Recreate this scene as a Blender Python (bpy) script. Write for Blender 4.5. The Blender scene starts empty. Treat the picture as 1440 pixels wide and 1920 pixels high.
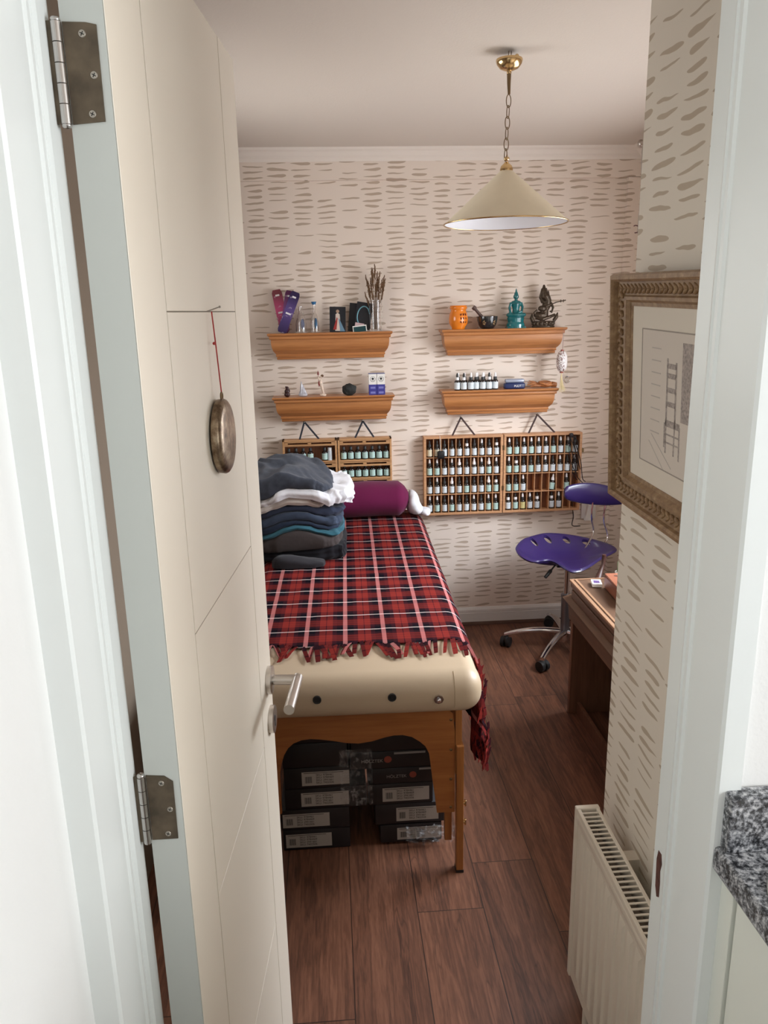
import bpy, bmesh, math, random
from mathutils import Vector, Matrix, noise
random.seed(7)
PI = math.pi
S = bpy.context.scene
COL = S.collection

# ------------------------------------------------------------------ camera
CAM = Vector((0, 0, 1.69)); FPX = 1444.0
RM = Matrix(((0.99723, -0.03752, 0.0642), (-0.07156, -0.24958, 0.96571), (-0.02021, -0.96763, -0.25158)))
cd = bpy.data.cameras.new('camera'); cam = bpy.data.objects.new('camera', cd); COL.objects.link(cam)
cd.sensor_fit = 'VERTICAL'; cd.sensor_height = 24.0; cd.lens = 24.0 * FPX / 1920.0
cd.clip_start = 0.02; cd.clip_end = 50
right = RM @ Vector((1, 0, 0)); up = -(RM @ Vector((0, 1, 0))); back = -(RM @ Vector((0, 0, 1)))
cam.matrix_world = Matrix(((right.x, up.x, back.x, CAM.x), (right.y, up.y, back.y, CAM.y), (right.z, up.z, back.z, CAM.z), (0, 0, 0, 1)))
S.camera = cam
S.view_settings.view_transform = 'Standard'; S.view_settings.look = 'None'
S.view_settings.gamma = 1; S.view_settings.use_curve_mapping = False
S.view_settings.exposure = 0.48

# ------------------------------------------------------------------ world and lights
w = bpy.data.worlds.new('world'); S.world = w; w.use_nodes = True
w.node_tree.nodes['Background'].inputs[0].default_value = (0.85, 0.92, 1, 1)
w.node_tree.nodes['Background'].inputs[1].default_value = 1.0
def area(name, loc, rot, sx, sy, power, col):
    l = bpy.data.lights.new(name, 'AREA'); l.shape = 'RECTANGLE'; l.size = sx; l.size_y = sy
    l.energy = power; l.color = col
    o = bpy.data.objects.new(name, l); COL.objects.link(o); o.location = loc; o.rotation_euler = rot
    return o
# daylight outside the room's window (right wall) and the hallway's window
area('window_daylight', (2.30, 2.65, 2.15), (0, math.radians(52), 0), 1.0, 1.9, 122, (0.83, 0.91, 1.0))
area('window_horizon_light', (1.78, 2.62, 1.42), (0, math.radians(96), 0), 0.9, 1.4, 17, (0.97, 0.97, 1.0))
area('added_left_fill', (-0.84, 2.85, 1.75), (0, math.radians(-88), 0), 0.7, 0.9, 8, (1.0, 0.97, 0.93))  # added fill light through an invented left opening, brightens the pier
area('hall_daylight', (1.90, -0.10, 1.62), (0, math.radians(86), 0), 1.3, 1.1, 30, (0.97, 0.985, 1.0))

def at(px, py, Y):
    v = RM @ Vector((px - 720, py - 960, FPX)); return CAM + v * (Y / v.y)
def atz(px, py, Z):
    v = RM @ Vector((px - 720, py - 960, FPX)); return CAM + v * ((Z - CAM.z) / v.z)

# ------------------------------------------------------------------ helpers
class MB:
    def __init__(s): s.bm = bmesh.new()
    def _faces(s, vs, fs):
        v = [s.bm.verts.new(p) for p in vs]
        for f in fs:
            try: s.bm.faces.new([v[i] for i in f])
            except ValueError: pass
        return v
    def box(s, a, b, bevel=0.0, seg=2, M=None):
        x0, y0, z0 = a; x1, y1, z1 = b
        t = bmesh.new()
        bmesh.ops.create_cube(t, size=1)
        for v in t.verts:
            v.co = Vector(((x0 + x1) / 2 + v.co.x * (x1 - x0), (y0 + y1) / 2 + v.co.y * (y1 - y0), (z0 + z1) / 2 + v.co.z * (z1 - z0)))
        if bevel > 0:
            bmesh.ops.bevel(t, geom=list(t.edges), offset=bevel, segments=seg, profile=0.5, affect='EDGES')
        s.merge(t, M); return s
    def merge(s, t, M=None):
        if M is not None: bmesh.ops.transform(t, matrix=M, verts=t.verts)
        me = bpy.data.meshes.new('tmp'); t.to_mesh(me); t.free(); s.bm.from_mesh(me); bpy.data.meshes.remove(me)
    def prism(s, pts, h0, h1, axis='y', bevel=0):
        n = len(pts)
        def P(p, h):
            if axis == 'y': return (p[0], h, p[1])
            if axis == 'x': return (h, p[0], p[1])
            return (p[0], p[1], h)
        vs = [P(p, h0) for p in pts] + [P(p, h1) for p in pts]
        fs = [tuple(range(n)), tuple(range(2 * n - 1, n - 1, -1))] + [(i, (i + 1) % n, n + (i + 1) % n, n + i) for i in range(n)]
        s._faces(vs, fs); return s
    def lathe(s, prof, c=(0, 0, 0), seg=24, M=None, cap=True):
        t = bmesh.new(); rings = []
        for r, z in prof:
            rings.append([t.verts.new((c[0] + r * math.cos(2 * PI * i / seg), c[1] + r * math.sin(2 * PI * i / seg), c[2] + z)) for i in range(seg)])
        for a, b in zip(rings, rings[1:]):
            for i in range(seg):
                t.faces.new((a[i], a[(i + 1) % seg], b[(i + 1) % seg], b[i]))
        if cap:
            if prof[0][0] > 1e-5: t.faces.new(rings[0][::-1])
            if prof[-1][0] > 1e-5: t.faces.new(rings[-1])
        s.merge(t, M); return s
    def cyl(s, a, b, r, r2=None, seg=16):
        return s.tube([a, b], [r, r if r2 is None else r2], seg)
    def tube(s, path, r, seg=10, closed=False):
        path = [Vector(p) for p in path]; n = len(path)
        if not isinstance(r, (list, tuple)): r = [r] * n
        rings = []; prev = None
        for i, p in enumerate(path):
            if closed: d = path[(i + 1) % n] - path[i - 1]
            else: d = (path[min(i + 1, n - 1)] - path[max(i - 1, 0)])
            if d.length < 1e-9: d = Vector((0, 0, 1))
            d.normalize()
            if prev is None:
                a = Vector((0, 0, 1)) if abs(d.z) < 0.9 else Vector((1, 0, 0))
                u = d.cross(a).normalized()
            else:
                u = (prev - d * prev.dot(d)).normalized()
            prev = u; v = d.cross(u)
            rings.append([s.bm.verts.new(p + (u * math.cos(2 * PI * k / seg) + v * math.sin(2 * PI * k / seg)) * r[i]) for k in range(seg)])
        m = n if closed else n - 1
        for i in range(m):
            a = rings[i]; b = rings[(i + 1) % n]
            for k in range(seg): s.bm.faces.new((a[k], a[(k + 1) % seg], b[(k + 1) % seg], b[k]))
        if not closed:
            s.bm.faces.new(rings[0][::-1]); s.bm.faces.new(rings[-1])
        return s
    def ell(s, c, r, seg=20, M=None):
        if not isinstance(r, (list, tuple)): r = (r, r, r)
        t = bmesh.new(); bmesh.ops.create_uvsphere(t, u_segments=seg, v_segments=max(6, seg * 2 // 3), radius=1)
        mm = Matrix.Translation(c) @ (M if M is not None else Matrix.Identity(4)) @ Matrix.Diagonal((r[0], r[1], r[2], 1))
        s.merge(t, mm); return s
    def grid(s, nu, nv, f, closed_u=False):
        vs = [[s.bm.verts.new(f(i / (nu if closed_u else nu - 1), j / (nv - 1))) for i in range(nu)] for j in range(nv)]
        for j in range(nv - 1):
            for i in range(nu if closed_u else nu - 1):
                s.bm.faces.new((vs[j][i], vs[j][(i + 1) % nu], vs[j + 1][(i + 1) % nu], vs[j + 1][i]))
        return vs
    def xf(s, M): bmesh.ops.transform(s.bm, matrix=M, verts=s.bm.verts); return s
    def build(s, name, mat, parent=None, world=True, smooth=0, uv=None, recalc=True):
        if recalc: bmesh.ops.recalc_face_normals(s.bm, faces=s.bm.faces)
        me = bpy.data.meshes.new(name)
        if uv is not None:
            l = s.bm.loops.layers.uv.new('UVMap')
            for f in s.bm.faces:
                for lp in f.loops: lp[l].uv = uv[lp.vert.index] if isinstance(uv, list) else uv(lp.vert.co)
        s.bm.to_mesh(me); s.bm.free()
        me.materials.append(mat)
        if smooth:
            for p in me.polygons: p.use_smooth = True
            if smooth < 179:
                try: me.set_sharp_from_angle(angle=math.radians(smooth))
                except Exception: pass
        o = bpy.data.objects.new(name, me); COL.objects.link(o)
        if parent:
            if world:
                pw = parent.matrix_basis.copy(); q = parent.parent
                while q: pw = q.matrix_basis @ pw; q = q.parent
                me.transform(pw.inverted())
            o.parent = parent
        return o
def apply_mods(o):
    dg = bpy.context.evaluated_depsgraph_get(); dg.update()
    me = bpy.data.meshes.new_from_object(o.evaluated_get(dg)); o.modifiers.clear(); o.data = me
def remesh(o, vox, smooth=4):
    m = o.modifiers.new('r', 'REMESH'); m.mode = 'VOXEL'; m.voxel_size = vox; m.use_smooth_shade = True
    m = o.modifiers.new('s', 'SMOOTH'); m.factor = 0.5; m.iterations = smooth
    apply_mods(o)
    for p in o.data.polygons: p.use_smooth = True
def tag(o, label, cat, group=None):
    o['label'] = label; o['category'] = cat
    if group: o['group'] = group
    return o
def struct(o): o['kind'] = 'structure'; return o
def thing(name, label, cat, loc=(0, 0, 0), rz=0, group=None):
    o = bpy.data.objects.new(name, None); o.empty_display_size = 0.05; COL.objects.link(o)
    o.location = loc; o.rotation_euler = (0, 0, rz)
    return tag(o, label, cat, group)
def dup(root, loc, rz=0.0, ry=0.0, label=None, group=None):
    r = root.copy(); COL.objects.link(r); r.location = loc; r.rotation_euler = (0, ry, rz)
    if label: r['label'] = label
    if group: r['group'] = group
    for ch in list(root.children):
        c = ch.copy(); COL.objects.link(c); c.parent = r
        for g in ch.children:
            d = g.copy(); COL.objects.link(d); d.parent = c
    return r
def text(s, size, mat, name, parent, origin, rx=PI / 2, rz=0.0, ext=0.0002, align='LEFT', ry=0.0):
    cu = bpy.data.curves.new(name, 'FONT'); cu.body = s; cu.size = size; cu.extrude = ext; cu.align_x = align
    t = bpy.data.objects.new(name, cu); COL.objects.link(t)
    dg = bpy.context.evaluated_depsgraph_get(); dg.update()
    me = bpy.data.meshes.new_from_object(t.evaluated_get(dg))
    bpy.data.objects.remove(t)
    M = Matrix.Translation(origin) @ Matrix.Rotation(rz, 4, 'Z') @ Matrix.Rotation(ry, 4, 'Y') @ Matrix.Rotation(rx, 4, 'X')
    me.transform(M)
    bm = MB(); bm.bm.from_mesh(me); bpy.data.meshes.remove(me)
    if name is None: return bm
    return bm.build(name, mat, parent, world=True, recalc=False)
def textbm(mb, s, size, origin, rz=0.0):
    cu = bpy.data.curves.new('t', 'FONT'); cu.body = s; cu.size = size; cu.extrude = 0.0002
    t = bpy.data.objects.new('t', cu); COL.objects.link(t)
    dg = bpy.context.evaluated_depsgraph_get(); dg.update()
    me = bpy.data.meshes.new_from_object(t.evaluated_get(dg)); bpy.data.objects.remove(t)
    me.transform(Matrix.Translation(origin) @ Matrix.Rotation(rz, 4, 'Z') @ Matrix.Rotation(PI / 2, 4, 'X'))
    mb.bm.from_mesh(me); bpy.data.meshes.remove(me)

# ------------------------------------------------------------------ materials
class NT:
    def __init__(s, name):
        s.m = bpy.data.materials.new(name); s.m.use_nodes = True
        s.t = s.m.node_tree; s.b = s.t.nodes['Principled BSDF']
        s.tc = s.t.nodes.new('ShaderNodeTexCoord')
    def n(s, ty, **k):
        nd = s.t.nodes.new(ty)
        for a, b in k.items(): setattr(nd, a, b)
        return nd
    def l(s, a, b): s.t.links.new(a, b)
    def put(s, sock, v):
        if isinstance(v, (int, float)): sock.default_value = v
        elif isinstance(v, tuple): sock.default_value = v
        else: s.l(v, sock)
    def math(s, op, a, b=0.0, c=None, clamp=False):
        nd = s.n('ShaderNodeMath', operation=op, use_clamp=clamp)
        s.put(nd.inputs[0], a); s.put(nd.inputs[1], b)
        if c is not None: s.put(nd.inputs[2], c)
        return nd.outputs[0]
    def xyz(s, vec):
        nd = s.n('ShaderNodeSeparateXYZ'); s.l(vec, nd.inputs[0]); return nd.outputs
    def comb(s, x, y, z=0.0):
        nd = s.n('ShaderNodeCombineXYZ'); s.put(nd.inputs[0], x); s.put(nd.inputs[1], y); s.put(nd.inputs[2], z); return nd.outputs[0]
    def noise(s, vec, scale, detail=3.0, rough=0.5):
        nd = s.n('ShaderNodeTexNoise'); s.l(vec, nd.inputs['Vector']); nd.inputs['Scale'].default_value = scale
        nd.inputs['Detail'].default_value = detail; nd.inputs['Roughness'].default_value = rough
        return nd.outputs['Fac']
    def white(s, vec):
        nd = s.n('ShaderNodeTexWhiteNoise', noise_dimensions='3D'); s.l(vec, nd.inputs['Vector']); return nd.outputs['Value'], nd.outputs['Color']
    def ramp(s, f, stops, interp='LINEAR'):
        nd = s.n('ShaderNodeValToRGB'); nd.color_ramp.interpolation = interp; e = nd.color_ramp.elements
        while len(e) < len(stops): e.new(0.5)
        for i, (p, c) in enumerate(stops):
            e[i].position = p; e[i].color = (*c, 1) if len(c) == 3 else c
        s.l(f, nd.inputs[0]); return nd.outputs[0]
    def mix(s, f, a, b, mode='MIX'):
        nd = s.n('ShaderNodeMix', data_type='RGBA', blend_type=mode)
        s.put(nd.inputs[0], f)
        for i, v in ((6, a), (7, b)):
            if isinstance(v, tuple): nd.inputs[i].default_value = (*v, 1) if len(v) == 3 else v
            else: s.l(v, nd.inputs[i])
        return nd.outputs[2]
    def bump(s, h, strength=0.3, dist=0.002):
        nd = s.n('ShaderNodeBump'); nd.inputs['Strength'].default_value = strength; nd.inputs['Distance'].default_value = dist
        s.l(h, nd.inputs['Height']); s.l(nd.outputs[0], s.b.inputs['Normal'])
def srgb(r, g, b): return tuple(((c / 255) / 12.92 if c / 255 <= 0.04045 else ((c / 255 + 0.055) / 1.055) ** 2.4) for c in (r, g, b))
def M(name, col, rough=0.5, metal=0.0, var=0.0, vs=20, bs=0, bstr=0.2, bd=0.001, trans=0, ior=1.45, coat=0, sheen=0, spec=0.5):
    k = NT(name); b = k.b
    b.inputs['Base Color'].default_value = (*col, 1); b.inputs['Roughness'].default_value = rough; b.inputs['Metallic'].default_value = metal
    b.inputs['Specular IOR Level'].default_value = spec
    if var:
        nz = k.noise(k.tc.outputs['Object'], vs, 4)
        k.l(k.ramp(nz, [(0.3, tuple(c * (1 - var) for c in col)), (0.7, tuple(min(1, c * (1 + var)) for c in col))]), b.inputs['Base Color'])
    if bs: k.bump(k.noise(k.tc.outputs['Object'], bs, 3), bstr, bd)
    if trans: b.inputs['Transmission Weight'].default_value = trans; b.inputs['IOR'].default_value = ior
    if coat: b.inputs['Coat Weight'].default_value = coat
    if sheen: b.inputs['Sheen Weight'].default_value = sheen
    return k.m
def wood(name, c1, c2, ax='x', rough=0.4, scale=1.0, coat=0.0):
    k = NT(name); mp = k.n('ShaderNodeMapping'); k.l(k.tc.outputs['Object'], mp.inputs[0])
    sc = {'x': (2, 30, 30), 'y': (30, 2, 30), 'z': (30, 30, 2)}[ax]
    mp.inputs['Scale'].default_value = tuple(v * scale for v in sc)
    nz = k.noise(mp.outputs[0], 1.6, 6, 0.6)
    fine = k.noise(mp.outputs[0], 7, 3)
    f = k.math('ADD', k.math('MULTIPLY', nz, 0.75), k.math('MULTIPLY', fine, 0.25))
    k.l(k.ramp(f, [(0.3, c1), (0.62, c2)]), k.b.inputs['Base Color'])
    k.b.inputs['Roughness'].default_value = rough; k.bump(fine, 0.08, 0.0005)
    if coat: k.b.inputs['Coat Weight'].default_value = coat; k.b.inputs['Coat Roughness'].default_value = 0.25
    return k.m
def wallpaper(name, ax, seed, base=srgb(230, 216, 203), stroke=srgb(186, 167, 149), cw=0.112, rh=0.0262):
    k = NT(name); o = k.xyz(k.tc.outputs['Object'])
    U = o[{'x': 0, 'y': 1}[ax]]; Z = o[2]
    pos = k.comb(U, Z, seed)
    wob = k.math('SUBTRACT', k.noise(pos, 9, 2), 0.5)
    u = k.math('ADD', k.math('DIVIDE', U, cw), seed * 0.37 + 20)
    ci = k.math('FLOOR', u); cf = k.math('FRACT', u)
    co = k.white(k.comb(ci, seed, 3.3))[0]
    v0 = k.math('ADD', k.math('DIVIDE', Z, rh), k.math('MULTIPLY', co, 5.0))
    ri0 = k.math('FLOOR', v0)
    rr = k.n('ShaderNodeSeparateXYZ'); k.l(k.white(k.comb(ci, ri0, seed + 1.7))[1], rr.inputs[0]); r1, r2, r3 = rr.outputs
    rr2 = k.n('ShaderNodeSeparateXYZ'); k.l(k.white(k.comb(ci, ri0, seed + 8.1))[1], rr2.inputs[0]); q1, q2, q3 = rr2.outputs
    ul = k.math('SUBTRACT', cf, 0.5)
    # vertical local coordinate with per-stroke tilt and a hand-painted wobble
    vf = k.math('SUBTRACT', k.math('SUBTRACT', v0, ri0), k.math('ADD', 0.42, k.math('MULTIPLY', r1, 0.16)))
    tilt = k.math('MULTIPLY', ul, k.math('MULTIPLY', k.math('SUBTRACT', r2, 0.30), 0.55))
    vl = k.math('ADD', k.math('SUBTRACT', vf, tilt), k.math('MULTIPLY', wob, 0.75))
    half = k.math('ADD', 0.30, k.math('MULTIPLY', r3, 0.17))
    uc = k.math('DIVIDE', k.math('SUBTRACT', ul, k.math('MULTIPLY', k.math('SUBTRACT', q1, 0.5), 0.10)), half)
    # one blunt end, one tapering end
    asym = k.math('ADD', 1.0, k.math('MULTIPLY', uc, k.math('SUBTRACT', k.math('MULTIPLY', q2, 1.2), 0.5)))
    prof = k.math('SUBTRACT', 1.0, k.math('POWER', k.math('ABSOLUTE', uc), 3.0), clamp=True)
    th = k.math('MULTIPLY', k.math('MULTIPLY', k.math('ADD', 0.10, k.math('MULTIPLY', q3, 0.15)), asym), k.math('SQRT', prof))
    d = k.math('SUBTRACT', th, k.math('ABSOLUTE', vl))
    mask = k.math('MULTIPLY', d, 30.0, clamp=True)
    mask = k.math('MULTIPLY', mask, k.math('LESS_THAN', k.math('ABSOLUTE', uc), 1.0))
    # some gaps between groups of strokes
    keep = k.math('GREATER_THAN', k.white(k.comb(ci, k.math('FLOOR', k.math('MULTIPLY', ri0, 1.0)), seed + 4.4))[0], 0.12)
    mask = k.math('MULTIPLY', mask, keep)
    k.l(k.mix(mask, base, stroke), k.b.inputs['Base Color'])
    k.b.inputs['Roughness'].default_value = 0.75
    k.bump(k.noise(k.tc.outputs['Object'], 260, 2), 0.12, 0.0006)
    return k.m
def floor_mat():
    k = NT('floor_laminate'); o = k.xyz(k.tc.outputs['Object'])
    W = 0.193; L = 1.28
    u = k.math('DIVIDE', k.math('SUBTRACT', o[0], 0.198), W); u = k.math('ADD', u, 10)
    ci = k.math('FLOOR', u); cf = k.math('FRACT', u)
    rnd = k.white(k.comb(ci, 1.0, 2.0))[0]
    v = k.math('ADD', k.math('DIVIDE', o[1], L), k.math('MULTIPLY', rnd, 3.1)); bi = k.math('FLOOR', v); bf = k.math('FRACT', v)
    pr = k.n('ShaderNodeSeparateXYZ'); k.l(k.white(k.comb(ci, bi, 0.5))[1], pr.inputs[0])
    gv = k.comb(k.math('MULTIPLY', o[0], 13.0), k.math('MULTIPLY', o[1], 1.1), k.math('MULTIPLY', pr.outputs[0], 37.0))
    n1 = k.noise(gv, 1.3, 6, 0.62)
    rings = k.math('FRACT', k.math('MULTIPLY', n1, 9.0))
    rings = k.math('ABSOLUTE', k.math('SUBTRACT', rings, 0.5))
    fine = k.noise(k.comb(k.math('MULTIPLY', o[0], 180.0), k.math('MULTIPLY', o[1], 6.0), pr.outputs[1]), 1.0, 3)
    f = k.math('ADD', k.math('MULTIPLY', n1, 0.55), k.math('ADD', k.math('MULTIPLY', rings, 0.28), k.math('MULTIPLY', fine, 0.22)))
    c = k.ramp(f, [(0.26, srgb(62, 37, 27)), (0.48, srgb(116, 75, 55)), (0.70, srgb(148, 100, 76))])
    shade = k.math('ADD', 0.82, k.math('MULTIPLY', pr.outputs[2], 0.3))
    c = k.mix(1.0, c, k.comb(shade, shade, shade), 'MULTIPLY')
    # dark cracks / knots
    crack = k.noise(k.comb(k.math('MULTIPLY', o[0], 22.0), k.math('MULTIPLY', o[1], 2.0), k.math('MULTIPLY', pr.outputs[1], 51.0)), 1.0, 2)
    ck = k.math('MULTIPLY', k.math('SUBTRACT', 0.012, k.math('ABSOLUTE', k.math('SUBTRACT', crack, 0.66))), 60.0, clamp=True)
    c = k.mix(k.math('MULTIPLY', ck, 0.6), c, srgb(42, 24, 18))
    g1 = k.math('LESS_THAN', k.math('MINIMUM', cf, k.math('SUBTRACT', 1.0, cf)), 0.0075)
    g2 = k.math('LESS_THAN', k.math('MINIMUM', bf, k.math('SUBTRACT', 1.0, bf)), 0.0011)
    gap = k.math('MAXIMUM', g1, g2)
    c = k.mix(k.math('MULTIPLY', gap, 0.85), c, srgb(30, 17, 12))
    k.l(c, k.b.inputs['Base Color']); k.b.inputs['Roughness'].default_value = 0.48
    k.bump(fine, 0.1, 0.0005); return k.m
def plaid_mat():
    k = NT('plaid_wool'); o = k.xyz(k.tc.outputs['UV'])
    P = 0.122
    def band(x, stops): return k.ramp(k.math('FRACT', k.math('ADD', k.math('DIVIDE', x, P), 100.0)), stops, 'CONSTANT')
    BK = srgb(11, 8, 18); MR = srgb(56, 20, 28); RD = srgb(134, 44, 38); PK = srgb(212, 136, 134); WH = srgb(255, 236, 232); DK = srgb(60, 20, 30)
    cu = band(o[0], [(0, PK), (0.055, BK), (0.22, MR), (0.33, RD), (0.49, DK), (0.505, DK), (0.515, RD), (0.67, MR), (0.78, BK), (0.945, PK)])
    cv = band(o[1], [(0, WH), (0.025, BK), (0.18, MR), (0.31, RD), (0.42, DK), (0.435, RD), (0.57, DK), (0.585, RD), (0.69, MR), (0.82, BK), (0.975, WH)])
    tw = k.math('FRACT', k.math('MULTIPLY', k.math('ADD', o[0], o[1]), 300.0))
    f = k.math('ADD', 0.42, k.math('MULTIPLY', k.math('GREATER_THAN', tw, 0.5), 0.10))
    c = k.mix(f, cu, cv)
    k.l(c, k.b.inputs['Base Color']); k.b.inputs['Roughness'].default_value = 0.9
    k.b.inputs['Specular IOR Level'].default_value = 0.08
    k.bump(k.noise(k.tc.outputs['UV'], 350, 2), 0.3, 0.001); return k.m
def granite_mat():
    k = NT('granite'); v = k.tc.outputs['Object']
    n1 = k.noise(v, 190, 4, 0.7); n2 = k.noise(v, 70, 3)
    f = k.math('ADD', k.math('MULTIPLY', n1, 0.8), k.math('MULTIPLY', n2, 0.25))
    k.l(k.ramp(f, [(0.43, srgb(30, 32, 36)), (0.50, srgb(90, 92, 96)), (0.57, srgb(146, 148, 152)), (0.66, srgb(196, 196, 198))]), k.b.inputs['Base Color'])
    k.b.inputs['Roughness'].default_value = 0.22; return k.m
def label_mat(name, base, ink):
    k = NT(name); o = k.xyz(k.tc.outputs['Object'])
    nz = k.noise(k.comb(k.math('MULTIPLY', o[0], 900.0), k.math('MULTIPLY', o[2], 60.0), 0.0), 1.0, 2)
    rows = k.math('GREATER_THAN', k.math('FRACT', k.math('MULTIPLY', o[2], 220.0)), 0.6)
    m = k.math('MULTIPLY', k.math('MULTIPLY', k.math('GREATER_THAN', nz, 0.52), rows), 0.35)
    k.l(k.mix(m, base, ink), k.b.inputs['Base Color']); k.b.inputs['Roughness'].default_value = 0.6
    return k.m
def fabric(name, col, var=0.12, vs=30, bstr=0.3, sheen=0.1, rough=0.9):
    k = NT(name); v = k.tc.outputs['Object']
    nz = k.noise(v, vs, 4); fz = k.noise(v, 600, 2)
    f = k.math('ADD', k.math('MULTIPLY', nz, 0.5), k.math('MULTIPLY', fz, 0.5))
    k.l(k.ramp(f, [(0.3, tuple(c * (1 - var) for c in col)), (0.7, tuple(min(1, c * (1 + var)) for c in col))]), k.b.inputs['Base Color'])
    k.b.inputs['Roughness'].default_value = rough; k.b.inputs['Sheen Weight'].default_value = sheen
    k.b.inputs['Specular IOR Level'].default_value = 0.2
    k.bump(k.math('ADD', k.noise(v, 14, 3), k.math('MULTIPLY', fz, 0.08)), bstr, 0.01); return k.m

mWhite = M('painted_trim', srgb(236, 240, 238), 0.35, bs=60, bstr=0.04)
mHall = M('hall_paint', srgb(238, 238, 236), 0.7, bs=220, bstr=0.25, bd=0.001)
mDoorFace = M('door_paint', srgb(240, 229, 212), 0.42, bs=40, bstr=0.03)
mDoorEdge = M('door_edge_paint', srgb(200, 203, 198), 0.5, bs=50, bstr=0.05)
mGroove = M('groove_shade', srgb(140, 128, 112), 0.8)  # groove floors coloured darker than the door to paint in their shade
mCeil = M('ceiling_paint', srgb(213, 202, 191), 0.85, bs=170, bstr=0.35, bd=0.002)
mCornice = M('cornice_paint', srgb(232, 222, 212), 0.6)
mBase = M('skirting_paint', srgb(228, 224, 220), 0.45)
mPaperB = wallpaper('wallpaper_back', 'x', 1.0)
mPaperR = wallpaper('wallpaper_right', 'y', 5.0)
mPaperP = wallpaper('wallpaper_pier_lightened', 'y', 9.0, stroke=srgb(204, 189, 168), base=srgb(244, 236, 222))  # same paper with lighter colours, brightness painted in for the dim pier
mFloor = floor_mat()
mOak = wood('honey_oak', srgb(156, 98, 54), srgb(192, 130, 78), 'x', 0.35, coat=0.3)
mTableWood = wood('beech_veneer', srgb(146, 86, 42), srgb(168, 106, 56), 'x', 0.4)
mTableWoodZ = wood('beech_leg', srgb(148, 90, 46), srgb(172, 112, 60), 'z', 0.4)
mCase = wood('case_wood', srgb(172, 122, 84), srgb(205, 156, 114), 'x', 0.5, 2)
mCaseIn = wood('case_back_wood', srgb(110, 68, 44), srgb(140, 90, 60), 'z', 0.6, 2)
mCaseL = wood('pine_box_wood', srgb(176, 128, 84), srgb(208, 160, 112), 'x', 0.5, 2)
mDesk = wood('desk_wood', srgb(80, 58, 44), srgb(106, 80, 62), 'y', 0.4, 1.2)
mDeskZ = wood('desk_side_wood', srgb(96, 64, 46), srgb(124, 86, 64), 'z', 0.45, 1.2)
mBrass = M('polished_brass', (0.66, 0.47, 0.24), 0.2, 1.0)
mBrassD = M('dark_brass', (0.22, 0.15, 0.08), 0.45, 0.9)
mShade = M('cream_shade', srgb(234, 224, 200), 0.6, var=0.06, vs=8)
mShadeIn = M('shade_lining', srgb(232, 232, 236), 0.6)
mSteel = M('brushed_steel', (0.62, 0.58, 0.54), 0.32, 1.0, bs=200, bstr=0.05)
mChrome = M('chrome', (0.75, 0.75, 0.77), 0.08, 1.0)
mHinge = M('hinge_steel', (0.12, 0.09, 0.06), 0.5, 0.5, var=0.35, vs=40, bs=90, bstr=0.25)
mHingeB = M('hinge_barrel_steel', (0.55, 0.52, 0.5), 0.25, 1.0)
mScrew = M('screw_steel', (0.42, 0.38, 0.33), 0.4, 0.9)
mDark = M('dark_recess', srgb(52, 44, 38), 0.9)
mBlackPl = M('black_plastic', (0.012, 0.012, 0.013), 0.35)
mPurple = M('purple_plastic', srgb(46, 32, 86), 0.3, coat=0.3)
mRubber = M('caster_rubber', (0.015, 0.015, 0.015), 0.6)
mVinyl = M('cream_vinyl', srgb(196, 175, 148), 0.42, bs=120, bstr=0.08, bd=0.0008)
mPlaid = plaid_mat()
mGlassB = M('amber_glass', srgb(24, 14, 10), 0.08, spec=0.8)
mLabG = label_mat('label_green', srgb(184, 212, 204), srgb(90, 110, 110))
mLabW = label_mat('label_white', srgb(214, 222, 226), srgb(100, 105, 115))
mLabY = label_mat('label_yellow', srgb(214, 202, 140), srgb(100, 95, 60))
mLabC = label_mat('label_cream', srgb(218, 208, 180), srgb(110, 100, 80))
mCapW = M('white_rubber', srgb(235, 232, 232), 0.5)
mCapK = M('black_rubber', (0.02, 0.02, 0.02), 0.45)
mClear = M('clear_glass', (1, 1, 1), 0.02, trans=1.0, ior=1.45)
mGran = granite_mat()
mRad = M('radiator_enamel', srgb(232, 222, 206), 0.35)
mRadIn = M('radiator_inside', srgb(120, 108, 94), 0.7)
mCab = M('cabinet_paint', srgb(234, 236, 226), 0.45)
mPaper = M('paper_white', srgb(235, 232, 226), 0.7)
mInk = M('ink_black', (0.02, 0.02, 0.02), 0.7)
mInkG = M('pencil_grey', srgb(176, 166, 156), 0.8)
mInkL = M('pencil_light', srgb(202, 194, 186), 0.8)

# ================================================================== THE SETTING
CEIL = 2.432; YB = 3.955; XR = 1.545; XL = -0.62; XP = 0.62; YP = 1.575
YO = 0.67; YI = 0.80; JL = -0.242; JR = 0.380; HEAD = 2.10
def wall(name, mat, boxes):
    m = MB()
    for a, b in boxes: m.box(a, b)
    return struct(m.build(name, mat))
wall('floor', mFloor, [((-0.8, -1.7, -0.05), (2.1, 4.1, 0))])
wall('ceiling', mCeil, [((-0.8, -1.7, CEIL), (2.1, 4.1, CEIL + 0.05))])
wall('wall_back', mPaperB, [((-0.8, YB, 0), (1.8, YB + 0.1, CEIL))])
mTaupe = M('gap_shade_taupe', srgb(128, 114, 98), 0.8)  # darkened colour stands for the shade seen through the hinge gap
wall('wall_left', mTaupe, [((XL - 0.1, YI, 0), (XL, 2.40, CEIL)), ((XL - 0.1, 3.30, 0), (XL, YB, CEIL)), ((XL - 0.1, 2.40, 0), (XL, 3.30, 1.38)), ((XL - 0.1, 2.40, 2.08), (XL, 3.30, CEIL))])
WY0, WY1, WZ0, WZ1 = 1.90, 3.35, 0.92, 1.86
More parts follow.
